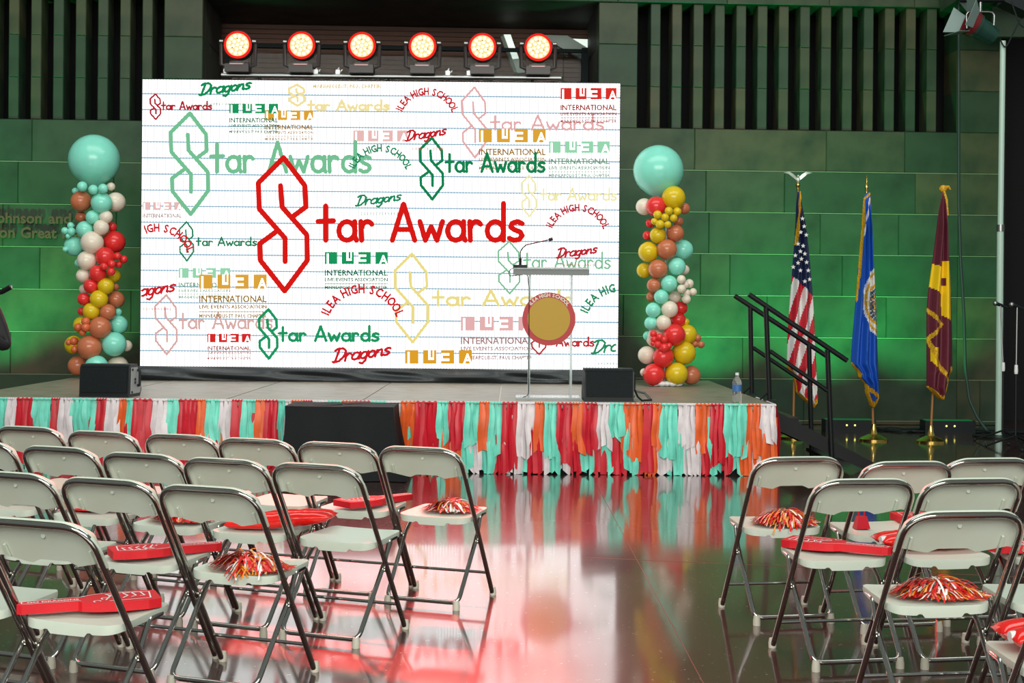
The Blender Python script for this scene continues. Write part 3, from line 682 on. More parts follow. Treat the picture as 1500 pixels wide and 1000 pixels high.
# ------------------------------------------------------------------ floor monitors
def monitor(px0, px1, pyb, pyt, label, side):
    a, b = at(px0, pyb, 13.02), at(px1, pyb, 13.02); wd = b.x-a.x; h = .30
    t = thing('floor_speaker', label, 'speaker', ((a.x+b.x)/2, 13.02, SZ), side)
    prof = [(-.02, 0), (.30, 0), (.34, .06), (.22, h), (.035, h), (.0, h-.03)]          # y,z
    mb = MB(); n = len(prof)
    for s in (-1, 1): mb.v += [(s*wd/2, p[0], p[1]) for p in prof]
    for i in range(n): mb.face(i, n+i, n+(i+1) % n, (i+1) % n)
    mb.face(*range(n)); mb.face(*range(2*n-1, n-1, -1)); mb.build('cabinet', M['blackplastic'], t, 0)
    mb = MB(); r = Matrix.Rotation(-atan2(.02, h), 3, 'X'); mb.box((0, -.018, h*.53), (wd-.03, .012, h-.07), r); mb.build('grille', M['grille'], t, 0)
    mb = MB(); mb.box((0, .002, h-.016), (wd-.02, .01, .016)); mb.build('top_trim', M['winframe'], t, 0)
    mb = MB(); s = 1; mb.prism([(.03, .03), (.27, .03), (.30, .07), (.205, h-.03), (.05, h-.03)], -.006, .006)
    mb.v = [(wd/2+v[1]+.002, v[0], v[2]) for v in mb.v]; mb.build('side_panel', M['greyplastic'], t, 0)
    mb = MB(); mb.tube(fillet([(wd/2+.006, .20, .10), (wd/2+.03, .20, .10), (wd/2+.03, .20, .24), (wd/2+.006, .20, .24)], .02), .012, 8); mb.build('handle', M['blackplastic'], t)
    for y, z in ((.045, .045), (.06, h-.05), (.13, .16), (.13, .13)):
        mb = MB(); mb.lathe([(.012, 0), (.012, .012)], (wd/2+.004, y, z), 8, 'x'); mb.build('bolt', M['blackplastic'], t)
    return t
monitor(116, 190, 581, 534, 'black floor speaker with grey side panel in front of a balloon column', radians(-4))
monitor(856, 928, 590, 544, 'black floor speaker beside the clear lectern', radians(2))
mb = MB(); p = at(930, 590, 13.05)
mb.tube([(p.x, 13.2, SZ+.12), (p.x+.03, 13.1, SZ+.04), (p.x+.06, 13.0, SZ+.012), (p.x+.16, 13.15, SZ+.01), (p.x+.2, 14.2, SZ+.01), (p.x-.05, 15.6, SZ+.01)], .009, 6)
tag(mb.build('speaker_cable', M['blackplastic']), 'black cable trailing from the speaker beside the clear lectern', 'cable')

# ------------------------------------------------------------------ lectern with round sign
LD = 13.35; q = at(806, 583, LD)
lec = thing('lectern', 'clear acrylic lectern with slanted reading shelf at the stage front', 'lectern', (q.x, LD, SZ))
mb = MB(); mb.box((at(802, 580, LD).x-q.x, .0, .011), (.60, .38, .022)); mb.build('base_plate', M['acrylic_frost'], lec, 0)
lx, rx = at(775, 500, LD).x-q.x, at(836, 500, LD).x-q.x
for xx in (lx, rx):
    mb = MB(); mb.box((xx, .04, .62), (.016, .26, 1.20)); mb.build('side_panel', M['acrylic'], lec, 0)
    mb = MB(); mb.box((xx, -.095, .62), (.022, .012, 1.20)); mb.build('panel_edge', M['acrylic_frost'], lec, 0)
mb = MB(); mb.box(((lx+rx)/2, -.06, .66), (rx-lx, .010, .95)); mb.build('front_panel', M['acrylic'], lec, 0)
t0, t1 = at(752, 398, LD).x-q.x, at(862, 398, LD).x-q.x; ctr = (t0+t1)/2
M['shelf'] = mat('smoky_shelf', (.16, .18, .18), .25, spec=.6)
mb = MB(); mb.box((ctr, .03, 1.20), (t1-t0, .36, .022), Matrix.Rotation(radians(9), 3, 'X')); mb.build('reading_shelf', M['shelf'], lec, 0)
mb = MB(); mb.box((ctr, -.15, 1.185), (t1-t0, .018, .06)); mb.build('shelf_lip', M['shelf'], lec, 0)
mb = MB(); mb.box((ctr, -.162, 1.215), (t1-t0, .012, .012)); mb.build('lip_edge', M['acrylic_frost'], lec, 0)
mic = thing('gooseneck_microphone', 'thin black gooseneck microphone on the clear lectern', 'microphone', (at(762, 390, LD).x, LD, SZ+1.225))
mb = MB(); mb.box((0, 0, .012), (.13, .10, .03)); mb.build('base', M['blackplastic'], mic)
mb = MB(); b0 = Vector((0, 0, .03)); tip = at(805, 351, LD)-Vector((at(762, 390, LD).x, LD, SZ+1.225))
mb.tube(fillet([b0, (0.0, 0, .16), (.05, 0, .215), (tip.x, -.02, tip.z)], .06, 6), .0055, 8); mb.build('neck', M['blackmetal'], mic)
mb = MB(); mb.tube([(0, 0, .02), (0.001, 0, .09)], .012, 8); mb.build('collar', M['blackmetal'], mic)
mb = MB(); mb.tube([(tip.x-.008, -.02, tip.z-.003), (tip.x+.03, -.021, tip.z+.008)], .015, 10); mb.build('capsule', M['blackplastic'], mic)
mb = MB(); mb.tube(fillet([(-.03, -.05, .01), (-.10, -.07, -.02), (-.11, -.08, -.08), (0.0, -.10, -.07), (.07, -.115, -.06), (.085, -.115, -.20), (.088, -.115, -1.19), (.03, -.16, -1.205)], .05), .004, 6); mb.build('cable', M['blackplastic'], mic)
M['signred'] = mat('sign_red', lin((186, 48, 52)), .45); M['signgold'] = mat('sign_mustard', lin((186, 146, 30)), .45)
c = at(804, 467, LD-.112); R = 39*(LD-.112)/FPX
rs = thing('round_sign', 'round red and mustard sign with arched lettering on the clear lectern', 'sign', c)
mb = MB(); mb.lathe([(R, .008), (R, 0), (R*.0005, 0)], n=48, axis='y'); mb.build('disc', M['signred'], rs)
mb = MB(); mb.lathe([(R*.80, 0), (R*.80, -.003), (R*.0005, -.003)], n=48, axis='y'); mb.build('centre', M['signgold'], rs)
arch(M['cream_print'], rs, 'letter', 'ILEA HIGH SCHOOL', 0, 0, R*.835, R*.13, 142, 38, -.004, .03, 1.0, tf=lambda x, y: (x, -y), clip=False)

# ------------------------------------------------------------------ water bottle
p = at(1080, 590, 12.98); H = .275
bot = thing('water_bottle', 'clear plastic water bottle standing on the stage corner', 'bottle', (p.x, 13.0, SZ))
k = .043; mb = MB(); mb.lathe([(k*.8, 0), (k, .01), (k, .06), (k*.95, .075), (k, .09), (k, .17), (k*.9, .20), (k*.45, .235), (k*.36, .245), (k*.36, .255)], n=20); mb.build('body', M['water'], bot)
mb = MB(); mb.lathe([(k*1.01, .105), (k*1.01, .165)], n=20, caps=False); mb.build('label', M['bluelabel'], bot)
mb = MB(); mb.lathe([(k*.40, .252), (k*.40, H)], n=14); mb.build('cap', M['white'], bot)

# ------------------------------------------------------------------ stage steps and handrails
st = thing('stage_steps', 'black steps leading down from the stage end', 'steps')
for i in range(3):
    mb = MB(); z = SZ-.185*(i+1)+.02; mb.box((SX1+.22+.27*i, 13.9, z-.02), (.27, .95, .035)); mb.build('tread', M['blackmetal'], st, 0)
for y in (13.40, 14.40):
    mb = MB(); mb.prism([(SX1+.06, SZ-.06), (SX1+.06, SZ-.24), (SX1+.98, .0), (SX1+1.08, .0), (SX1+1.08, .06)], y-.02, y+.02); mb.build('stringer', M['blackmetal'], st, 0)
def rail(y, pts, label):
    r = thing('handrail', label, 'handrail')
    top, mid, posts = pts
    A, B = at(*top[0], y), at(*top[1], y); mb = MB(); mb.tube([A, B], .024, 10); mb.build('top_rail', M['blackmetal'], r)
    A, B = at(*mid[0], y), at(*mid[1], y); mb = MB(); mb.tube([A, B], .02, 10); mb.build('mid_rail', M['blackmetal'], r)
    for (px, py, zb, px2) in posts:
        A = at(px, py, y); mb = MB(); X2 = at(px2, 590, y).x; mb.tube([A, (X2, y, zb)], .024, 10); mb.build('post', M['blackmetal'], r)
        mb = MB(); mb.box((X2, y, zb+.006), (.11, .09, .012)); mb.build('base_plate', M['blackmetal'], r, 0)
        if zb > .3: mb = MB(); mb.tube([(X2, y, zb+.09), (X2-.09, y-.02, zb+.01)], .01, 6); mb.build('brace', M['blackmetal'], r)
rail(13.36, (((1097, 431), (1241, 528)), ((1128, 514), (1212, 572)), ((1122, 450, SZ, 1127), (1212, 512, 0, 1220))), 'black tubular handrail of the stage steps, on the side by the water bottle')
rail(14.3, (((1076, 433), (1212, 522)), ((1103, 509), (1183, 563)), ((1099, 450, SZ, 1101), (1185, 505, 0, 1190))), 'black tubular handrail of the stage steps, on the side by the stone wall')

# ------------------------------------------------------------------ flags
def interp(tab, y):
    if y <= tab[0][0]: return tab[0][1]
    for (a, p), (b, q) in zip(tab, tab[1:]):
        if y <= b: return p+(q-p)*(y-a)/(b-a)
    return tab[-1][1]
def segd(p, pl):
    best = 1e9
    for (ax, ay), (bx, by) in zip(pl, pl[1:]):
        dx, dy = bx-ax, by-ay; t = max(0, min(1, ((p[0]-ax)*dx+(p[1]-ay)*dy)/(dx*dx+dy*dy+1e-9)))
        best = min(best, sqrt((p[0]-ax-t*dx)**2+(p[1]-ay-t*dy)**2))
    return best
M['gold'] = mat('gold_fringe', lin((232, 176, 24)), .6, noise=(60, (.45, .25, .01), .4, .6))
M['navy'] = mat('navy_cloth', lin((24, 38, 78)), .6); M['flagred'] = mat('red_cloth', lin((196, 28, 48)), .6); M['flagwhite'] = mat('white_cloth', lin((226, 226, 224)), .6)
M['blue'] = mat('royal_blue_cloth', lin((20, 84, 186)), .55); M['maroon'] = mat('maroon_cloth', lin((98, 30, 48)), .55); M['yellow'] = mat('yellow_cloth', lin((244, 200, 12)), .55)
M['teal_ink'] = mat('teal_emblem', lin((52, 88, 120)), .6); M['rust_ink'] = mat('rust_emblem', lin((190, 96, 70)), .6)
def flag(t, D, lt, rt, y0, y1, mats, fn, folds, org, tapers=.0):
    rows = []; nI, nJ = 160, 36; cols = []; K = D/FPX
    for i in range(nI+1):
        py = y0+(y1-y0)*i/nI; a, b = interp(lt, py), interp(rt, py); row = []; dep = .09*min(1, i/25)
        for j in range(nJ+1):
            q = j/nJ; px = a+(b-a)*q; f = .5-.5*cos(2*pi*folds*q+.8*sin(py*.012)); env = sin(pi*q)**.5
            p = at(px, py, D); row.append(p-org+Vector((0, -dep*env*(.35+.9*f)*1.2, 0)))
        for j in range(nJ-1, 0, -1):
            q = j/nJ; p = at(a+(b-a)*q, py, D); row.append(p-org+Vector((0, dep*sin(pi*q)**.5*(.6+.5*sin(3*pi*q)), 0)))
        rows.append(row)
    m = len(rows[0]); mb = MB(); mb.grid(rows, closed_v=True, flip=True)
    for i in range(nI):
        py = y0+(y1-y0)*(i+.5)/nI; a, b = interp(lt, py), interp(rt, py)
        for j in range(m):
            q = (j+.5)/nJ if j < nJ else (2*nJ-j-.5)/nJ
            mb.m[i*m+j] = fn(a+(b-a)*q, py)
    mb.cur = mb.m[-1]; n = len(mb.v); mb.face(*range(n-m, n))
    return mb.build('flag_cloth', mats, t, 75)
def pole(t, D, top, org, base_px):
    mb = MB(); b = at(*base_px, D)-org; tp = at(*top, D)-org; mb.tube([(b.x, .05, .06), (tp.x, .05, tp.z-.0)], .014, 10); mb.build('pole', M['wood'], t)
    mb = MB(); mb.lathe([(.165, 0), (.165, .02), (.12, .045), (.05, .075), (.035, .12), (.026, .17), (.024, .19)], (b.x, .05, 0), 28); mb.build('base', M['brass'], t)
    return b, tp
# stars and stripes
FD = 16.6; org = at(1165, 640, FD); org.z = 0
fl = thing('flag', 'furled red-striped flag with white stars on navy, under an eagle finial', 'flag', org, 0, 'flags on brass stands')
b, tp = pole(fl, FD, (1170, 282), org, (1163, 640))
mb = MB(); mb.lathe([(.016, 0), (.013, .06), (.022, .075), (.028, .09), (.02, .11), (.012, .12)], (tp.x, .05, tp.z), 14); f1 = mb.build('finial', M['brass'], fl)
mb = MB(); e = Vector((tp.x, .05, tp.z+.15)); mb.ball(e, .03, 12, 8, (.8, .9, 1.3)); mb.ball(e+Vector((0, -.02, .045)), .016, 10, 6)
for s in (-1, 1):
    mb.grid([[e+Vector((s*x, yy, z)) for x, z in ((.01, -.01), (.06, .03), (.11, .07), (.165, .085))] for yy in (-.008,)]+[[e+Vector((s*x, .008, z)) for x, z in ((.01, .03), (.05, .07), (.10, .10), (.165, .088))]])
    mb.grid([[e+Vector((s*x, .012, z)) for x, z in ((.01, -.01), (.06, .03), (.11, .07), (.165, .085))]]+[[e+Vector((s*x, .016, z)) for x, z in ((.01, .03), (.05, .07), (.10, .10), (.165, .088))]])
mb.build('eagle', mat('pale_gilt', (.65, .72, .6), .3, metal=.6), f1)
usl = [(280, 1168), (300, 1166), (330, 1165), (360, 1163), (400, 1160), (450, 1156), (500, 1153), (537, 1152), (548, 1160), (560, 1164), (575, 1166), (585, 1176), (596, 1189)]
usr = [(280, 1173), (300, 1175), (330, 1180), (360, 1184), (400, 1188), (450, 1192), (500, 1194), (540, 1196), (580, 1198), (590, 1197), (596, 1191)]
edge = [(1152, 537), (1161, 549), (1165, 575), (1190, 595), (1198, 585)]
def usfn(x, y):
    if y > 500 and segd((x, y), edge) < 3.0: return 3
    if segd((x, y), [(1173, 281), (1171, 300), (1165, 358)]) < 1.6: return 3
    if y < 404+(x-1160)*.98: return 0
    return 1 if ((x+.27*(y-430)-1164)/17.5) % 1 < .52 else 2
flag(fl, FD, usl, usr, 280, 596, [M['navy'], M['flagred'], M['flagwhite'], M['gold']], usfn, 2.5, org)
def star_mesh(r):
    mb = MB(); pts = []
    for k in range(10):
        rr = r if k % 2 == 0 else r*.42; pts.append((rr*sin(pi*k/5), rr*cos(pi*k/5)))
    mb.prism(pts, -.002, .002); return mb.mesh('star', M['flagwhite'], 0)
smesh = star_mesh(.028)
for x, y in ((1175.5, 320), (1178, 331.5), (1173, 340), (1181, 344), (1169, 357), (1176.5, 360), (1172.5, 368), (1179, 371.5), (1165, 374), (1174, 379), (1169, 385), (1181.5, 384), (1172.5, 396), (1184, 396), (1162, 391), (1179, 412), (1186, 409)):
    link('star', smesh, fl, at(x, y, FD-.16)-org)
# blue flag
FD = 16.4; org = at(1281, 645, FD); org.z = 0
fl = thing('flag', 'furled royal blue flag with round white-rimmed seal and gold fringe', 'flag', org, 0, 'flags on brass stands')
b, tp = pole(fl, FD, (1271, 283), org, (1281, 645))
mb = MB(); mb.lathe([(.016, 0), (.014, .05), (.022, .07), (.014, .09), (.010, .13), (.0005, .22)], (tp.x, .05, tp.z), 12); mb.build('finial', M['brass'], fl)
ml = [(282, 1269), (290, 1265), (300, 1264), (345, 1261), (400, 1256), (430, 1254), (500, 1248), (533, 1246), (545, 1256), (552, 1257), (562, 1266), (575, 1267), (595, 1275)]
mr = [(282, 1275), (300, 1276), (350, 1278), (400, 1281), (450, 1284), (500, 1285), (560, 1287), (583, 1287.5), (590, 1283), (595, 1279)]
medge = [(1246, 533), (1258, 547), (1257, 553), (1268, 566), (1287, 582), (1277, 594), (1268, 572)]
def mnfn(x, y):
    if y > 520 and segd((x, y), medge) < 2.6: return 1
    if segd((x, y), [(1274, 284), (1265, 292), (1262, 345), (1258, 400), (1254, 440)]) < 1.5: return 1
    if segd((x, y), [(1274, 290), (1263, 345)]) < .9: return 2
    if segd((x, y), [(1275, 288), (1277, 350)]) < .9: return 1
    d = sqrt(((x-1288)/25.0)**2+((y-441)/52)**2)
    if x > 1264 and d < 1:
        if .84 < d < .92: return 1
        d2 = sqrt(((x-1284)/15.5)**2+((y-445)/31)**2)
        if d2 < 1:
            if d2 > .86: return 1
            if d2 > .62: return 3 if sin(y*.9+x*1.1) < .75 else 2
            return (2, 4, 3, 1, 3)[int((x*.37+y*.23)*1.3+sin(y*.4)*1.5) % 5]
        return 2
    return 0
flag(fl, FD, ml, mr, 282, 595, [M['blue'], M['gold'], M['flagwhite'], M['teal_ink'], M['rust_ink']], mnfn, 3, org)
# maroon and gold flag
FD = 16.25; org = at(1365, 648, FD); org.z = 0
fl = thing('flag', 'furled maroon and yellow flag with gold fringe beside the hanging cable', 'flag', org, 0, 'flags on brass stands')
b, tp = pole(fl, FD, (1383, 280), org, (1365, 648))
mb = MB(); mb.ball((tp.x, .04, tp.z+.03), .045, 12, 8); mb.tube([(tp.x, .03, tp.z+.04), (tp.x+.06, .02, tp.z+.05), (tp.x+.08, .02, tp.z+.02)], [.03, .018, .008], 8); mb.tube([(tp.x, 0, tp.z), (tp.x+.02, -.03, tp.z-.10), (tp.x+.03, -.04, tp.z-.28)], .014, 8); mb.build('tassel_knot', M['gold'], fl)
xl = [(280, 1381), (310, 1375), (350, 1370), (387, 1365), (430, 1359), (455, 1357), (500, 1357), (567, 1357), (574, 1364), (584, 1375)]
xr = [(280, 1386), (310, 1387), (370, 1390), (430, 1393), (500, 1395), (544, 1395), (548, 1391), (562, 1389), (575, 1386), (584, 1380)]
pl1 = [(1357, 453), (1377, 475), (1358, 497), (1374, 535), (1390, 560), (1385, 576), (1378, 583), (1357, 567)]
def xfn(x, y):
    if segd((x, y), pl1) < 2.6: return 1
    if y > 537 and x > 1390: return 1
    if 1361 < x < 1372 and 508 < y < 537 and y < 520+(x-1355)*1.2: return 2
    if y > 480: return 0
    if x < 1377:
        return 2 if 386+(x-1365)*.45 < y < 419+(x-1359)*.65 else 0
    if 382 < y < 468+(x-1388)*.6 and x < 1391.5 and not (1377 < x < 1383 and 408 < y < 419): return 2
    return 0
flag(fl, FD, xl, xr, 280, 584, [M['maroon'], M['gold'], M['yellow']], xfn, 2, org)

# ------------------------------------------------------------------ uplight boxes, cables, light stand, mic stands
M['ledg'] = emis('green_led', (.1, 1, .3), .12); M['ledy'] = emis('small_yellow_led', (1, .9, .2), 2)
for px, D, lab in ((1243, 17.6, 'black uplight box on the floor behind the blue flag stand'), (1388, 17.6, 'black uplight box on the floor behind the maroon flag stand')):
    g = ground(px, 640); g = Vector((at(px, 630, D).x, D, 0)); t = thing('uplight_box', lab, 'light fixture', g)
    mb = MB(); mb.box((0, 0, .075), (.62, .24, .15)); mb.build('case', M['blackplastic'], t, 0)
    mb = MB(); mb.box((0, .0, .154), (.56, .16, .008)); mb.build('lens_strip', M['ledg'], t, 0)
    for s in (-1, 1):
        mb = MB(); mb.lathe([(.012, 0), (.010, -.006)], (s*.05, -.12, .09), 10, 'y'); mb.build('indicator', M['ledy'], t)
mb = MB(); P = [at(1404.5, y, 18.1) for y in (-20, 80, 190, 300)]+[at(1407, 380, 17.9), at(1412, 460, 17.7), at(1414, 540, 17.6), at(1420, 585, 17.5), at(1432, 612, 17.4)]
e = at(1446, 630, 17.3); P += [Vector((e.x, 17.3, .05)), Vector((e.x+.06, 17.36, .024))]
mb.tube(fillet(P, .3, 4), .020, 8); tag(mb.build('hanging_cable', mat('green_sleeve', (.012, .04, .03), .55)), 'thick dark cable hanging down the stone wall to the floor', 'cable')
for k, (px, py) in enumerate(((1330, 635), (1420, 636))):
    mb = MB(); g = at(px, 630, 17.9); P = []
    for i in range(24): P.append((g.x+.9*sin(i*.55+k)*cos(i*.13), 17.75+.25*cos(i*.9), .012+.006*(i % 3)))
    mb.tube(fillet(P, .1, 3), .012, 6); tag(mb.build('floor_cable', M['blackplastic']), ('tangle of black cable by the wall between the flag stands', 'tangle of black cable at the foot of the hanging cable')[k], 'cable')
LDp = 17.0; tpz = at(1466, 60, LDp)
ls = thing('light_stand', 'tall pale steel pole standing beside the dark opening', 'stand', (at(1463.5, 560, LDp).x, LDp, 0))
mb = MB(); mb.tube([(0, 0, .02), (0, 0, 2.5)], .040, 14); mb.build('lower_tube', M['paintpipe'], ls)
mb = MB(); mb.tube([(0, 0, 2.5), (.01, 0, tpz.z)], .034, 14); mb.build('upper_tube', M['paintpipe'], ls)
mb = MB(); mb.lathe([(.048, 2.46), (.048, 2.54)], n=14); mb.build('collar', M['steelpipe'], ls)
mb = MB(); mb.lathe([(.3, 0), (.3, .02), (.05, .03)], n=24); mb.build('base', M['blackmetal'], ls)
pc = at(1436, 42, LDp)
par = thing('par_light', 'black and red spotlight with open barn doors clamped atop the pale pole', 'spotlight', pc)
d = (at(1408, 30, LDp)-at(1452, 52, LDp)).normalized(); d = (d+Vector((0, -.25, 0))).normalized(); RM = d.to_track_quat('Y', 'Z').to_matrix().to_4x4()
def parpart(mb, name, m): 
    o = mb.build(name, m, par); o.matrix_local = RM; return o
mb = MB(); mb.lathe([(.05, -.22), (.10, -.20), (.125, -.05), (.13, .05), (.15, .06), (.15, .10)], n=20, axis='y'); parpart(mb, 'can', mat('green_black_can', (.015, .06, .045), .3))
mb = MB(); mb.lathe([(.155, .10), (.16, .17), (.14, .17), (.14, .11)], n=20, axis='y', caps=False); parpart(mb, 'gel_frame', mat('dark_red_frame', (.16, .012, .016), .5))
mb = MB(); mb.lathe([(.138, .115), (.0005, .115)], n=20, axis='y', caps=False); parpart(mb, 'lens', M['blackplastic'])
M['door'] = mat('barn_door_grey', (.20, .28, .26), .5)
for k in range(4):
    mb = MB(); mb.slab([(-.11, 0), (.11, 0), (.17, .17), (-.17, .17)], -.003, .003)
    o = mb.build('barn_door', M['door'], par, 0); o.matrix_local = RM @ Matrix.Rotation(k*pi/2, 4, 'Y') @ Matrix.Translation((0, .17, .145)) @ Matrix.Rotation(radians(32), 4, 'X')
mb = MB(); mb.tube(fillet([(-.16, 0, 0), (-.17, 0, .2), (.17, 0, .2), (.16, 0, 0)], .06), .012, 8); mb.tube([(0, 0, .2), (0, 0, .33)], .018, 8); mb.build('yoke', M['steelpipe'], par)
tr = thing('lighting_truss', 'dark overhead lighting bar above the pale pole', 'truss', (pc.x, LDp, pc.z+.34))
mb = MB(); mb.tube([(-.25, 0, 0), (2.2, 0, .02)], .03, 10); mb.tube([(-.25, .2, .22), (2.2, .2, .22)], .03, 10); mb.build('bar', M['blackmetal'], tr)
mb = MB()
for i in range(8): mb.tube([(-.2+.3*i, 0, 0), (-.05+.3*i, .2, .22)], .012, 6)
mb.build('lacing', M['steelpipe'], tr)
mb = MB(); mb.box((.5, .1, .06), (.35, .3, .34), Matrix.Rotation(radians(25), 3, 'Y')); mb.build('fixture_body', M['blackplastic'], tr, 0)
mb = MB(); mb.tube(fillet([(.35, -.05, -.02), (.45, -.05, -.30), (.68, -.05, -.42), (1.0, -.05, -.35)], .12), .009, 6); mb.build('cable', M['blackplastic'], tr)
mb = MB(); P = at(1470, 66, LDp)-Vector((pc.x, LDp, pc.z+.34)); mb.tube(fillet([(P.x-.06, -.06, P.z+.05), (P.x, -.06, P.z-.06), (P.x+.18, -.06, P.z+.3)], .05), .009, 6); mb.build('loop_cable', M['blackplastic'], tr)
def micstand(px, mx, my, D, label):
    g = Vector((at(px, 600, D).x, D, 0)); t = thing('microphone_stand', label, 'mic stand', g); h = at(mx, my, D)-g
    mb = MB(); mb.tube([(0, 0, .1), (0, 0, .86)], .014, 8); mb.build('lower_tube', M['blackmetal'], t)
    mb = MB(); mb.tube([(0, 0, .86), (h.x+.06, 0, h.z-.03)], .009, 8); mb.build('upper_tube', M['steelpipe'], t)
    mb = MB(); mb.lathe([(.018, .82), (.022, .85), (.018, .92)], n=10); mb.build('clutch', M['white'], t)
    for k in range(3):
        a = .4+k*2*pi/3; mb = MB(); mb.tube([(0, 0, .14), (.32*cos(a), .32*sin(a), .015)], .011, 8); l = mb.build('leg', M['blackmetal'], t)
        mb = MB(); mb.ball((.32*cos(a), .32*sin(a), .018), .018, 8, 6); mb.build('foot', M['blackplastic'], l)
    mc = thing('microphone', 'silver-headed microphone on '+label.split(' with')[0].replace('black ', 'the '), 'microphone', g+h)
    mb = MB(); mb.ball((0, 0, 0), .030, 12, 8); mb.build('grille_ball', M['steelpipe'], mc)
    mb = MB(); mb.tube([(.02, 0, -.006), (.15, .02, -.05)], [.022, .012], 10); mb.build('body', M['blackplastic'], mc)
    return t
micstand(1469, 1458, 444, 16.3, 'black microphone stand right against the pale pole')
micstand(1488, 1482, 446, 15.6, 'black microphone stand before the dark opening')

# ------------------------------------------------------------------ draped box before the stage
x0, x1 = at(419, 640, 12.25).x, at(577, 640, 12.25).x; BY0, BY1, BH = 12.18, 12.74, .64
db = thing('draped_box', 'low box under black cloth pushed against the fringed stage', 'draped box', ((x0+x1)/2, (BY0+BY1)/2, 0))
wx, wy = (x1-x0)/2, (BY1-BY0)/2
rows = []; n = 72
def perim(q):
    a = 2*pi*q; cx, cy = cos(a), sin(a); k = 1/max(abs(cx), abs(cy)); return Vector((cx*k, cy*k))
for j in range(16):
    t = max(0, (j-4)/11); row = []
    for i in range(n):
        p = perim(i/n)
        if j < 4: k = (0.02, .5, .9, 1)[j]; row.append((p.x*wx*k, p.y*wy*k, BH+.004*sin(p.x*5)))
        else:
            fl_ = 1+.13*t**1.6; fo = .03*t*sin(i*2*pi/n*9+.7)+.05*t*t*(abs(p.x) > .9 and abs(p.y) > .6)
            row.append((p.x*wx*(1+(fl_-1)*.9)+p.x*(fo), p.y*(wy+.02*t)+p.y*fo*.6, max(.006, BH*(1-t)-.01*(t > 0))))
    rows.append(row)
mb = MB(); mb.grid(rows, closed_v=True, flip=False); mb.build('cloth', M['blackcloth'], db, 60)
mb = MB(); mb.box((0, 0, .31), (2*wx-.05, 2*wy-.05, .60)); mb.build('box', M['blackplastic'], db, 0)

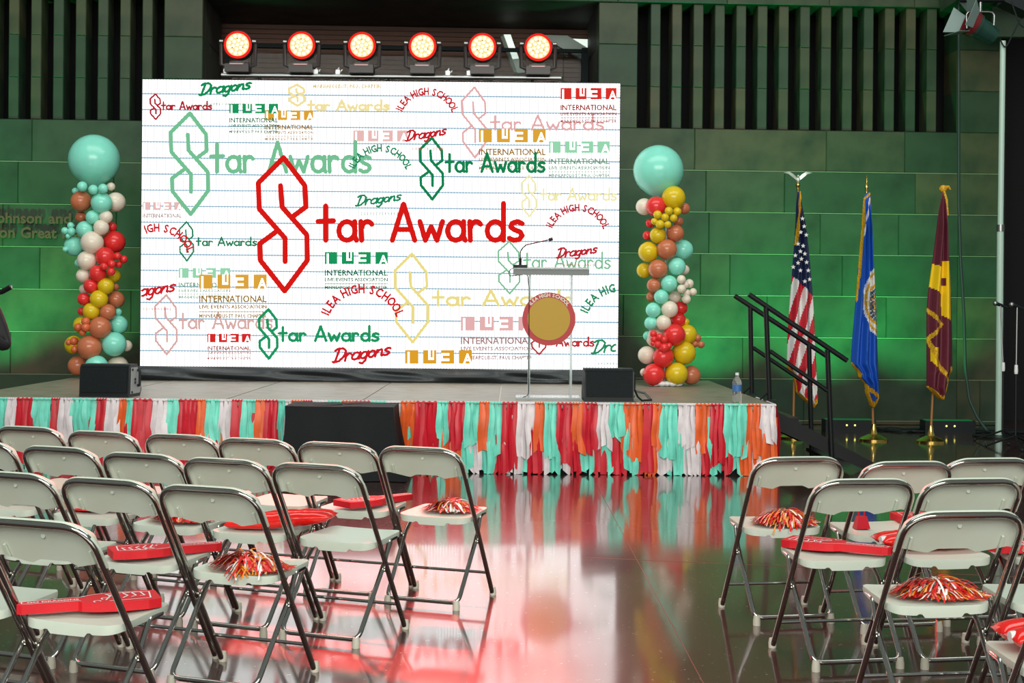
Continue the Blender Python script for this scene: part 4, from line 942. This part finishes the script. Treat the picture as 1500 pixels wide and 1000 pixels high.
# ------------------------------------------------------------------ folding chairs
def make_chair():
    r = thing('folding_chair', '', 'chair'); W, yt, zt = .2205, -.488, .792; L = sqrt(yt*yt+zt*zt); dy, dz = yt/L, zt/L
    def P(x, s, n=0): return Vector((x, dy*s+dz*n, dz*s-dy*n))          # in the tilted back plane ; n forward
    mb = MB(); mb.tube(fillet([P(-W, .02), P(-W, L), P(W, L), P(W, .02)], .105, 8), .0118, 10); mb.build('front_frame', M['chrome'], r)
    # rear legs: U with floor bar
    wr = .195; mb = MB()
    foot = Vector((0, -.42, .035)); piv = Vector((0, -.188-.012, .306)); up = piv+(piv-foot)*.30; end = Vector((0, -.02, .428))
    pts = []
    for s in (-1, 1):
        l = [Vector((s*.175, end.y, end.z)), Vector((s*.185, up.y+.03, .424)), Vector((s*.200, piv.y+.02, piv.z+.03)), Vector((s*wr, foot.y, foot.z))]
        pts += l if s < 0 else l[::-1]
    mb.tube(fillet(pts, .042, 6), .0108, 10); mb.build('rear_frame', M['chrome'], r)
    mb = MB(); s = .13/dz; mb.tube([P(-W, s), P(W, s)], .0075, 8); mb.build('front_brace', M['chrome'], r)
    for s in (-1, 1):
        mb = MB(); mb.lathe([(.017, 0), (.018, .02), (.014, .042)], (s*W, 0, 0), 12); mb.build('foot_cap', M['footcap'], r)
        mb = MB(); mb.lathe([(.018, 0), (.018, .022), (.014, .046)], (s*(wr-.008), -.424, 0), 12); mb.build('foot_cap', M['footcap'], r)
        mb = MB(); mb.lathe([(.009, -.016), (.009, .012)], (s*(W-.008), piv.y+.008, piv.z), 8, 'x'); mb.build('rivet', M['chrome'], r)
    # backrest
    w_ = W+.0155; rc = .120; T = L+.0165; n = 40; xs = [-w_*cos(pi*i/n) for i in range(n+1)]
    def top(x): a = abs(x)-(w_-rc); return T if a <= 0 else T-rc+sqrt(max(0, rc*rc-a*a))
    def bot(x):
        q = abs(x)/w_; B = T-.208
        if q < .36: B += .017*(1-max(0, (q-.27)/.09))
        elif q > .42: B += .030*min(1, (q-.42)/.5)
        return min(B, top(x)-.002)
    def nrm(x, v):
        q = abs(x)/w_; e = min(1, (1-q)/.14); e = e*e*(3-2*e); ev = min(1, (1-v)/.14+0.0); return -.004+.026*e*max(.0, min(1, ev*1.0))+.004*(1-q*q)
    mb = MB(); A, B2 = [], []
    vs = (0, .06, .3, .6, .82, .92, .97, 1)
    for x in xs:
        b, t = bot(x), top(x); A.append([P(x, b+(t-b)*v, nrm(x, v)) for v in vs]); B2.append([P(x, b+(t-b)*v, nrm(x, v)+.010) for v in vs])
    mb.grid(A, flip=True); mb.grid(B2); m = len(vs); o = (n+1)*m
    for i in range(n):
        mb.face(i*m, (i+1)*m, o+(i+1)*m, o+i*m); mb.face(i*m+m-1, o+i*m+m-1, o+(i+1)*m+m-1, (i+1)*m+m-1)
    for i in (0, n):
        for j in range(m-1): mb.face(i*m+j, o+i*m+j, o+i*m+j+1, i*m+j+1)
    br = mb.build('backrest', M['plastic'], r, 50)
    for s in (-1, 1):
        mb = MB(); mb.box(P(s*.172, T-.155, .018), (.008, .008, .05), Matrix.Rotation(radians(31), 3, 'X')); mb.build('clip', M['plastic'], br, 0)
    mb = MB(); mb.lathe([(.009, .0), (.007, -.002), (.0005, -.002)], (0, 0, 0), 10, 'y'); o2 = mb.build('screw_boss', M['plastic'], br); o2.location = P(.0, T-.085, .0245)
    # seat
    y0, y1 = -.305, .035; ny, nx = 22, 28; top_, bot_ = [], []
    for i in range(ny+1):
        t = i/ny; t2 = .5-.5*cos(pi*t); y = y0+(y1-y0)*t2; hw = .203-.022*t2
        for e, rr in ((y-y0, .07), (y1-y, .035)):
            if e < rr: hw -= rr-sqrt(max(0, rr*rr-(rr-e)**2))
        ra, rb = [], []
        for j in range(nx+1):
            q = -cos(pi*j/nx); x = hw*q; e = max(abs(q), abs(2*t2-1)); z = .436+.014*t2+.003*abs(q)**3-.005*(1-q*q)*sin(pi*t2)+(-.010 if e > .995 else 0)
            rear = max(0, 1-t2*7); sk = .016+.016*rear*(1 if abs(q) < .55 else (.15 if abs(q) < .72 else .5))
            ra.append((x, y, z)); rb.append((x*.985, y, z-sk))
        top_.append(ra); bot_.append(rb)
    mb = MB(); mb.grid(top_, flip=True); mb.grid(bot_); m = nx+1; o = (ny+1)*m
    for i in range(ny):
        mb.face(i*m, (i+1)*m, o+(i+1)*m, o+i*m); k = m-1; mb.face(i*m+k, o+i*m+k, o+(i+1)*m+k, (i+1)*m+k)
    for j in range(nx):
        mb.face(j, o+j, o+j+1, j+1); k = ny*m; mb.face(k+j, k+j+1, o+k+j+1, o+k+j)
    mb.build('seat', M['plastic'], r, 55)
    return r
proto = make_chair(); used = [0]; CHAIRS = {}
def chair(key, X, Y, th, label, group):
    o = proto if not used[0] else copy_tree(proto); used[0] = 1
    o.location = (X, Y, 0); o.rotation_euler = (0, 0, -radians(th)); o['label'] = label; o['group'] = group; CHAIRS[key] = (X, Y, th); return o
GA, GB = 'folding chairs facing the draped box', 'folding chairs facing the flags'
ROW = ['row nearest the stage', 'second row from the stage', 'third row from the stage', 'fourth row from the stage']
ORD = ['at the aisle end', 'second from the aisle', 'third from the aisle', 'fourth from the aisle', 'fifth from the aisle', 'sixth from the aisle']
LEFT = [[(-.295, 7.53), (-.733, 7.72), (-1.180, 7.90), (-1.621, 8.10), (-2.085, 8.24), (-2.573, 8.50)], [(-.690, 6.735), (-1.130, 6.92), (-1.560, 7.12), (-2.035, 7.39), (-2.53, 7.66)],
        [(-1.005, 5.94), (-1.455, 6.15), (-1.913, 6.34)], [(-1.375, 5.06), (-1.83, 5.27)]]
for i, row in enumerate(LEFT):
    for j, (X, Y) in enumerate(row):
        chair('L%d%d' % (i, j), X, Y, (20, 22, 21, 21)[i], 'ivory folding chair, %s, %s, facing the draped box' % (ORD[j], ROW[i]), GA)
RIGHT = [[(1.292, 7.24), (1.765, 7.08), (2.205, 7.26)], [(1.392, 6.385), (1.862, 6.44), (2.34, 6.44)], [(1.535, 5.47), (2.005, 5.50)], [(1.70, 4.55)]]
for i, row in enumerate(RIGHT):
    for j, (X, Y) in enumerate(row):
        chair('R%d%d' % (i, j), X, Y, -10 if i < 2 else -8, 'ivory folding chair, %s, %s, facing the flags' % (ORD[j], ROW[i]), GB)
def seat_pt(key, x, y, z=.44):
    X, Y, th = CHAIRS[key]; t = radians(th)
    return Vector((X+x*cos(t)+y*sin(t), Y-x*sin(t)+y*cos(t), z)), -t
SITE = {}
# ------------------------------------------------------------------ foam hands, pom-poms, inflated sticks, bell
M['foam'] = mat('red_foam', lin((214, 18, 34)), .6, bump=(300, .2)); M['print'] = mat('white_print', (.85, .80, .80), .6)
M['inflated'] = mat('red_inflated_film', lin((236, 26, 20)), .14, spec=.6); M['bellred'] = mat('red_enamel', lin((196, 24, 44)), .25)
HAND = [(-.24, -.022), (-.228, .018), (-.205, .028), (-.02, .040), (0, .062), (.03, .078), (.10, .092), (.19, .088), (.235, .075), (.235, -.075), (.19, -.092), (.10, -.098), (.03, -.088), (0.0, -.075), (-.03, -.058), (-.04, -.038), (-.225, -.036)]
def make_hand():
    mb = MB(); mb.slab(HAND[::-1], 0, .032); r = tag(mb.build('foam_hand', M['foam'], None, 0), '', 'foam hand'); mb = MB(); z = .0335
    def ln(pts, wd=.005, closed=False):
        pts = [Vector(p) for p in pts]
        if closed: pts.append(pts[0])
        for a, b in zip(pts, pts[1:]):
            d = (b-a).normalized(); nn = Vector((-d.y, d.x))*wd/2; i = len(mb.v)
            mb.v += [(*(a-nn), z), (*(b-nn), z), (*(b+nn), z), (*(a+nn), z)]; mb.face(i, i+1, i+2, i+3)
    ln([(-.224, -.016), (-.222, .012), (-.20, .020), (-.02, .032), (.01, .055), (.06, .07)], .004); ln([(-.224, -.016), (-.20, -.028), (-.03, -.030)], .004)
    for k in range(4):
        cx = .02+.03*k; ln([(cx+.012*cos(a/2), -.065+.04*k+.016*sin(a/2)) for a in range(0, 9)], .005)
    for k in range(5):
        ln([(.05+.03*k, -.05+.01*k), (.075+.028*k, .02-.008*k), (.06+.03*k, .05), (.085+.03*k, .055)], .006)
    ln([(.06, -.07), (.20, -.06), (.21, .05), (.12, .066)], .005)
    me = text_mesh('GO DRAGONS', .030, 0, .0006); xs = [v.co.x for v in me.vertices]; a, b = min(xs), max(xs); i = len(mb.v)
    for v in me.vertices: mb.v.append((-.205+(v.co.x-a)/(b-a)*.17, -.014+v.co.y*.95, z))
    for p in me.polygons: mb.face(*[i+k for k in p.vertices])
    bpy.data.meshes.remove(me); mb.build('white_print', M['print'], r, 0)['kind'] = 'stuff'; return r
hand0 = make_hand(); hused = [0]
def hand(key, x, y, rot, label, flip=False, z=.4535):
    o = hand0 if not hused[0] else copy_tree(hand0); hused[0] = 1
    p, rz = seat_pt(key, x, y, z); o.location = p; o.rotation_euler = (0, 0, rz+radians(rot)); o['label'] = label; o['group'] = 'red foam hands on the chairs'
    if flip: o.scale = (1, -1, 1)
hand('L30', -.03, -.15, 44, 'red foam hand with white lettering, aisle-end chair, fourth row, facing draped box')
hand('L21', .05, -.12, 226, 'red foam hand on second chair from aisle, third row, facing draped box')
hand('L01', .06, -.10, 243, 'red foam hand on second chair from aisle, front row, facing draped box')
hand('L13', .02, -.10, 185, 'red foam hand on fourth chair from aisle, second row, facing draped box')
hand('L14', -.02, -.10, 170, 'red foam hand on fifth chair from aisle, second row, facing draped box')
hand('R10', .03, -.13, 138, 'red foam hand on aisle-end chair, second row, facing the flags')
hand('R02', -.06, -.10, 175, 'red foam hand on third chair from aisle, front row, facing the flags')
hand('R12', -.02, -.13, 178, 'red foam hand on third chair from aisle, second row, facing the flags')
PM = [mat('pom_red', lin((214, 30, 28)), .3), mat('pom_white', (.82, .80, .76), .35), mat('pom_gold', lin((226, 140, 30)), .3)]
def pompom(key, x, y, rot, sx, sy, h, label, seed, hang=0):
    r = random.Random(seed); mb = MB(); p, rz = seat_pt(key, x, y, .447)
    for k in range(720):
        mb.cur = r.choices((0, 1, 2), (58, 22, 20))[0]
        a = r.uniform(0, 2*pi); q = sqrt(r.random()); st = Vector((sx*.8*q*cos(a), sy*.75*q*sin(a), .006+r.uniform(.3, 1)*h*(1.05-q*q)))
        d = Vector((cos(a+r.gauss(0, .7))*sx, sin(a+r.gauss(0, .7))*sy, 0)); d.normalize(); d.z = r.uniform(-.15, .42); L = r.uniform(.04, .095); wd = .0036; pts = []
        side = Vector((-d.y, d.x, 0)).normalized()*wd; rows = []; v = st.copy(); curl = r.uniform(-9, 9)
        for i in range(6):
            rows.append([v-side, v+side+Vector((0, 0, .0015))]); v = v+d*L/5
            d.z -= .30; d.rotate(Matrix.Rotation(curl*L/5, 3, 'Z'))
            over = v.y < -.30-y+.0
            lim = .004 if not over else -.09
            if v.z < lim: v.z = lim+r.random()*.008; d.z = max(d.z, -.05 if not over else -.6)
        mb.grid(rows)
    if hang:
        mb.cur = 0; mb.grid([[(-.03, -.28-y-.03, -.01-.19*t), (-.026, -.28-y-.03, -.01-.19*t)] for t in (0, .3, .6, 1)])
    o = mb.build('pom_pom', PM, None, 0); o.location = p; o.rotation_euler = (0, 0, rz+radians(rot)); tag(o, label, 'pom-pom', 'red and gold pom-poms on the chairs')
pompom('L00', .03, -.12, 0, .12, .07, .05, 'red and white pom-pom on aisle-end chair, front row, facing draped box', 1)
pompom('L12', .0, -.14, 0, .14, .09, .05, 'red and gold pom-pom on third chair from aisle, second row, facing draped box', 2)
pompom('L20', .03, -.21, 0, .15, .08, .065, 'red and gold pom-pom hanging over aisle-end chair, third row, facing draped box', 3)
pompom('R00', .03, -.20, -12, .13, .08, .07, 'fluffy red and white pom-pom on aisle-end chair, front row, facing the flags', 4)
pompom('R20', .03, -.17, -12, .16, .09, .065, 'red and gold pom-pom on aisle-end chair, third row, facing the flags', 5, 1)
def stick(key, x, y, rot, L, rad, label, tilt=0, off=(0,)):
    p, rz = seat_pt(key, x, y, .452); t = thing('inflated_stick', label, 'inflatable', p, rz+radians(rot), 'red inflated sticks on the chairs')
    for o_, dy_ in enumerate(off):
        mb = MB(); rows = []
        for i in range(25):
            q = i/24; e = sin(pi*q)**.33 if 0 < q < 1 else .02; fl_ = .55+.45*min(1, min(q, 1-q)*6); row = []
            for k in range(16):
                a = 2*pi*k/16; ww = rad*(1.25-.25*fl_)*(1 if 0 < q < 1 else 1); row.append((-L/2+L*q, dy_+ww*cos(a)*(.85+.15*e), rad*.85*(1+.0)+rad*.85*e*sin(a)+.0015*sin(q*40+k)*e+tilt*(q-.5)))
            rows.append(row)
        mb.grid(rows, closed_v=True); mb.face(*range(16)); b = 24*16; mb.face(*range(b+15, b-1, -1)); mb.build('tube', M['inflated'], t, 80)
    mb = MB(); mb.lathe([(.018, -.02), (.02, .0), (.018, .02)], (-L/2+.02, off[0], rad*.9), 10, 'x'); mb.build('valve', M['white'], t)
stick('L11', .10, -.16, 14, .52, .045, 'red inflated sticks on second chair from aisle, second row, facing draped box', .05, (0, .085))
stick('R11', -.02, -.13, -3, .46, .045, 'red inflated sticks on second chair from aisle, second row, facing the flags', 0, (0, .085))
stick('R30', .06, -.14, -4, .46, .055, 'red inflated sticks on the chair of the fourth row, facing the flags', 0, (0, .10))
p, rz = seat_pt('R01', -.075, -.13, .444)
cb = thing('cowbell', 'small red cowbell standing on second chair from aisle, facing the flags', 'bell', p, rz)
mb = MB(); mb.grid([[(sx*.036*(1-.4*t), sy*.026*(1-.4*t), .06*t) for sx, sy in ((-1, -1), (1, -1), (1, 1), (-1, 1))] for t in (0, .2, .5, .8, 1)], closed_v=True); mb.face(16, 17, 18, 19); mb.build('bell', M['bellred'], cb, 20)
mb = MB(); mb.tube(fillet([(-.014, 0, .058), (-.016, 0, .09), (.016, 0, .09), (.014, 0, .058)], .012), .005, 8); mb.build('handle', M['bellred'], cb)

# ------------------------------------------------------------------ person in black at the edge of the seating
def skin_mesh(name, verts, edges, root, m, parent, lv=2):
    me = bpy.data.meshes.new(name); me.from_pydata([v[:3] for v in verts], edges, []); o = link(name, me, parent)
    o.modifiers.new('skin', 'SKIN'); 
    if not me.skin_vertices: me.attributes.new
    for i, v in enumerate(verts):
        sv = me.skin_vertices[0].data[i]; sv.radius = (v[3], v[4] if len(v) > 4 else v[3]); sv.use_root = (i == root)
    s = o.modifiers.new('sub', 'SUBSURF'); s.levels = lv; s.render_levels = lv; me.materials.append(m); return o
M['skin'] = mat('skin', (.50, .30, .21), .5); M['hair'] = mat('dark_hair', (.02, .014, .01), .5); M['blackwear'] = mat('black_clothes', (.010, .010, .012), .7)
pb = Vector((-4.00, 10.6, 0))
person = thing('person', 'person in black clothes standing by the seating, elbow bent', 'person', pb, radians(-25))
JV = [(0, 0, .98, .13, .10), (0, 0, 1.18, .125, .09), (0, .01, 1.38, .16, .095), (0, .01, 1.49, .055, .055), (0, -.01, 1.56, .05, .055), (0, -.015, 1.66, .075, .095), (0, -.01, 1.74, .062, .08),
      (.17, .01, 1.43, .06), (.27, .04, 1.17, .045), (.20, -.20, 1.33, .036), (.17, -.28, 1.44, .03), (-.17, .01, 1.43, .06), (-.24, .05, 1.16, .045), (-.10, -.20, 1.20, .036), (-.05, -.27, 1.26, .03),
      (.09, 0, .92, .095), (.11, -.01, .50, .062), (.12, .02, .09, .042), (.13, -.10, .045, .04), (-.09, 0, .92, .095), (-.11, -.01, .50, .062), (-.12, .02, .09, .042), (-.13, -.10, .045, .04)]
JE = [(0, 1), (1, 2), (2, 3), (3, 4), (4, 5), (5, 6), (2, 7), (7, 8), (8, 9), (9, 10), (2, 11), (11, 12), (12, 13), (13, 14), (0, 15), (15, 16), (16, 17), (17, 18), (0, 19), (19, 20), (20, 21), (21, 22)]
fv, fe = list(JV), list(JE)
for hnd, s in ((10, 1), (14, -1)):
    b = Vector(JV[hnd][:3])
    for k, (dx, L) in enumerate(((-.03, .055), (-.012, .075), (.006, .08), (.022, .07), (.036, .055))):
        i = len(fv); d = Vector((0, -.5, .86)); p1_ = b+Vector((dx, -.02, .03)); p2_ = p1_+d*L*.55; p3_ = p2_+Vector((0, .3, .9))*L*.45
        fv += [(*p1_, .010), (*p2_, .0095), (*p3_, .008)]; fe += [(hnd, i), (i, i+1), (i+1, i+2)]
body = skin_mesh('body', fv, fe, 0, M['skin'], person)
cl = [list(v) for v in JV]; keep = [0, 1, 2, 7, 8, 9, 11, 12, 13, 15, 16, 17, 19, 20, 21]; mp = {k: i for i, k in enumerate(keep)}
cv = []
for k in keep:
    v = JV[k]; r1 = v[3]*1.14+.008; r2 = (v[4] if len(v) > 4 else v[3])*1.14+.008; cv.append((v[0], v[1], v[2], r1, r2))
skin_mesh('clothing', cv, [(mp[a], mp[b]) for a, b in JE if a in mp and b in mp], 0, M['blackwear'], person)
for s in (-1, 1):
    mb = MB(); mb.ball((s*.125, -.045, .05), .06, 12, 8, (.8, 1.9, .8)); mb.build('shoe', M['blackwear'], person)
    mb = MB(); mb.ball((s*.03, -.105, 1.665), .010, 8, 6); mb.build('eye', M['blackplastic'], person)
    mb = MB(); mb.ball((s*.085, -.005, 1.655), .028, 8, 6, (.4, .7, 1.1)); mb.build('ear', M['skin'], person)
mb = MB(); mb.ball((0, -.115, 1.635), .017, 8, 6, (.8, .9, 1.3)); mb.build('nose', M['skin'], person)
mb = MB(); mb.ball((0, -.103, 1.598), .02, 8, 6, (1.2, .4, .3)); mb.build('mouth', mat('lips', (.40, .15, .13), .5), person)
mb = MB(); mb.ball((0, .015, 1.715), .105, 16, 10, (.88, 1.05, .92)); mb.build('hair', M['hair'], person)
A, B = at(-32, 446, 10.3), at(16, 420, 10.25)
dv = thing('handheld_gimbal', 'thin black rod held up by the person in black', 'device', A)
mb = MB(); mb.tube([(0, 0, 0), (B-A)*.7], .014, 8); mb.build('rod', M['blackplastic'], dv)
mb = MB(); mb.tube([(B-A)*.7, (B-A)], .019, 8); mb.build('rod_end', M['blackmetal'], dv)
mb = MB(); mb.lathe([(.0125, -.006), (.0125, .006)], B-A, 8, 'x'); mb.build('end_ring', M['steelpipe'], dv)
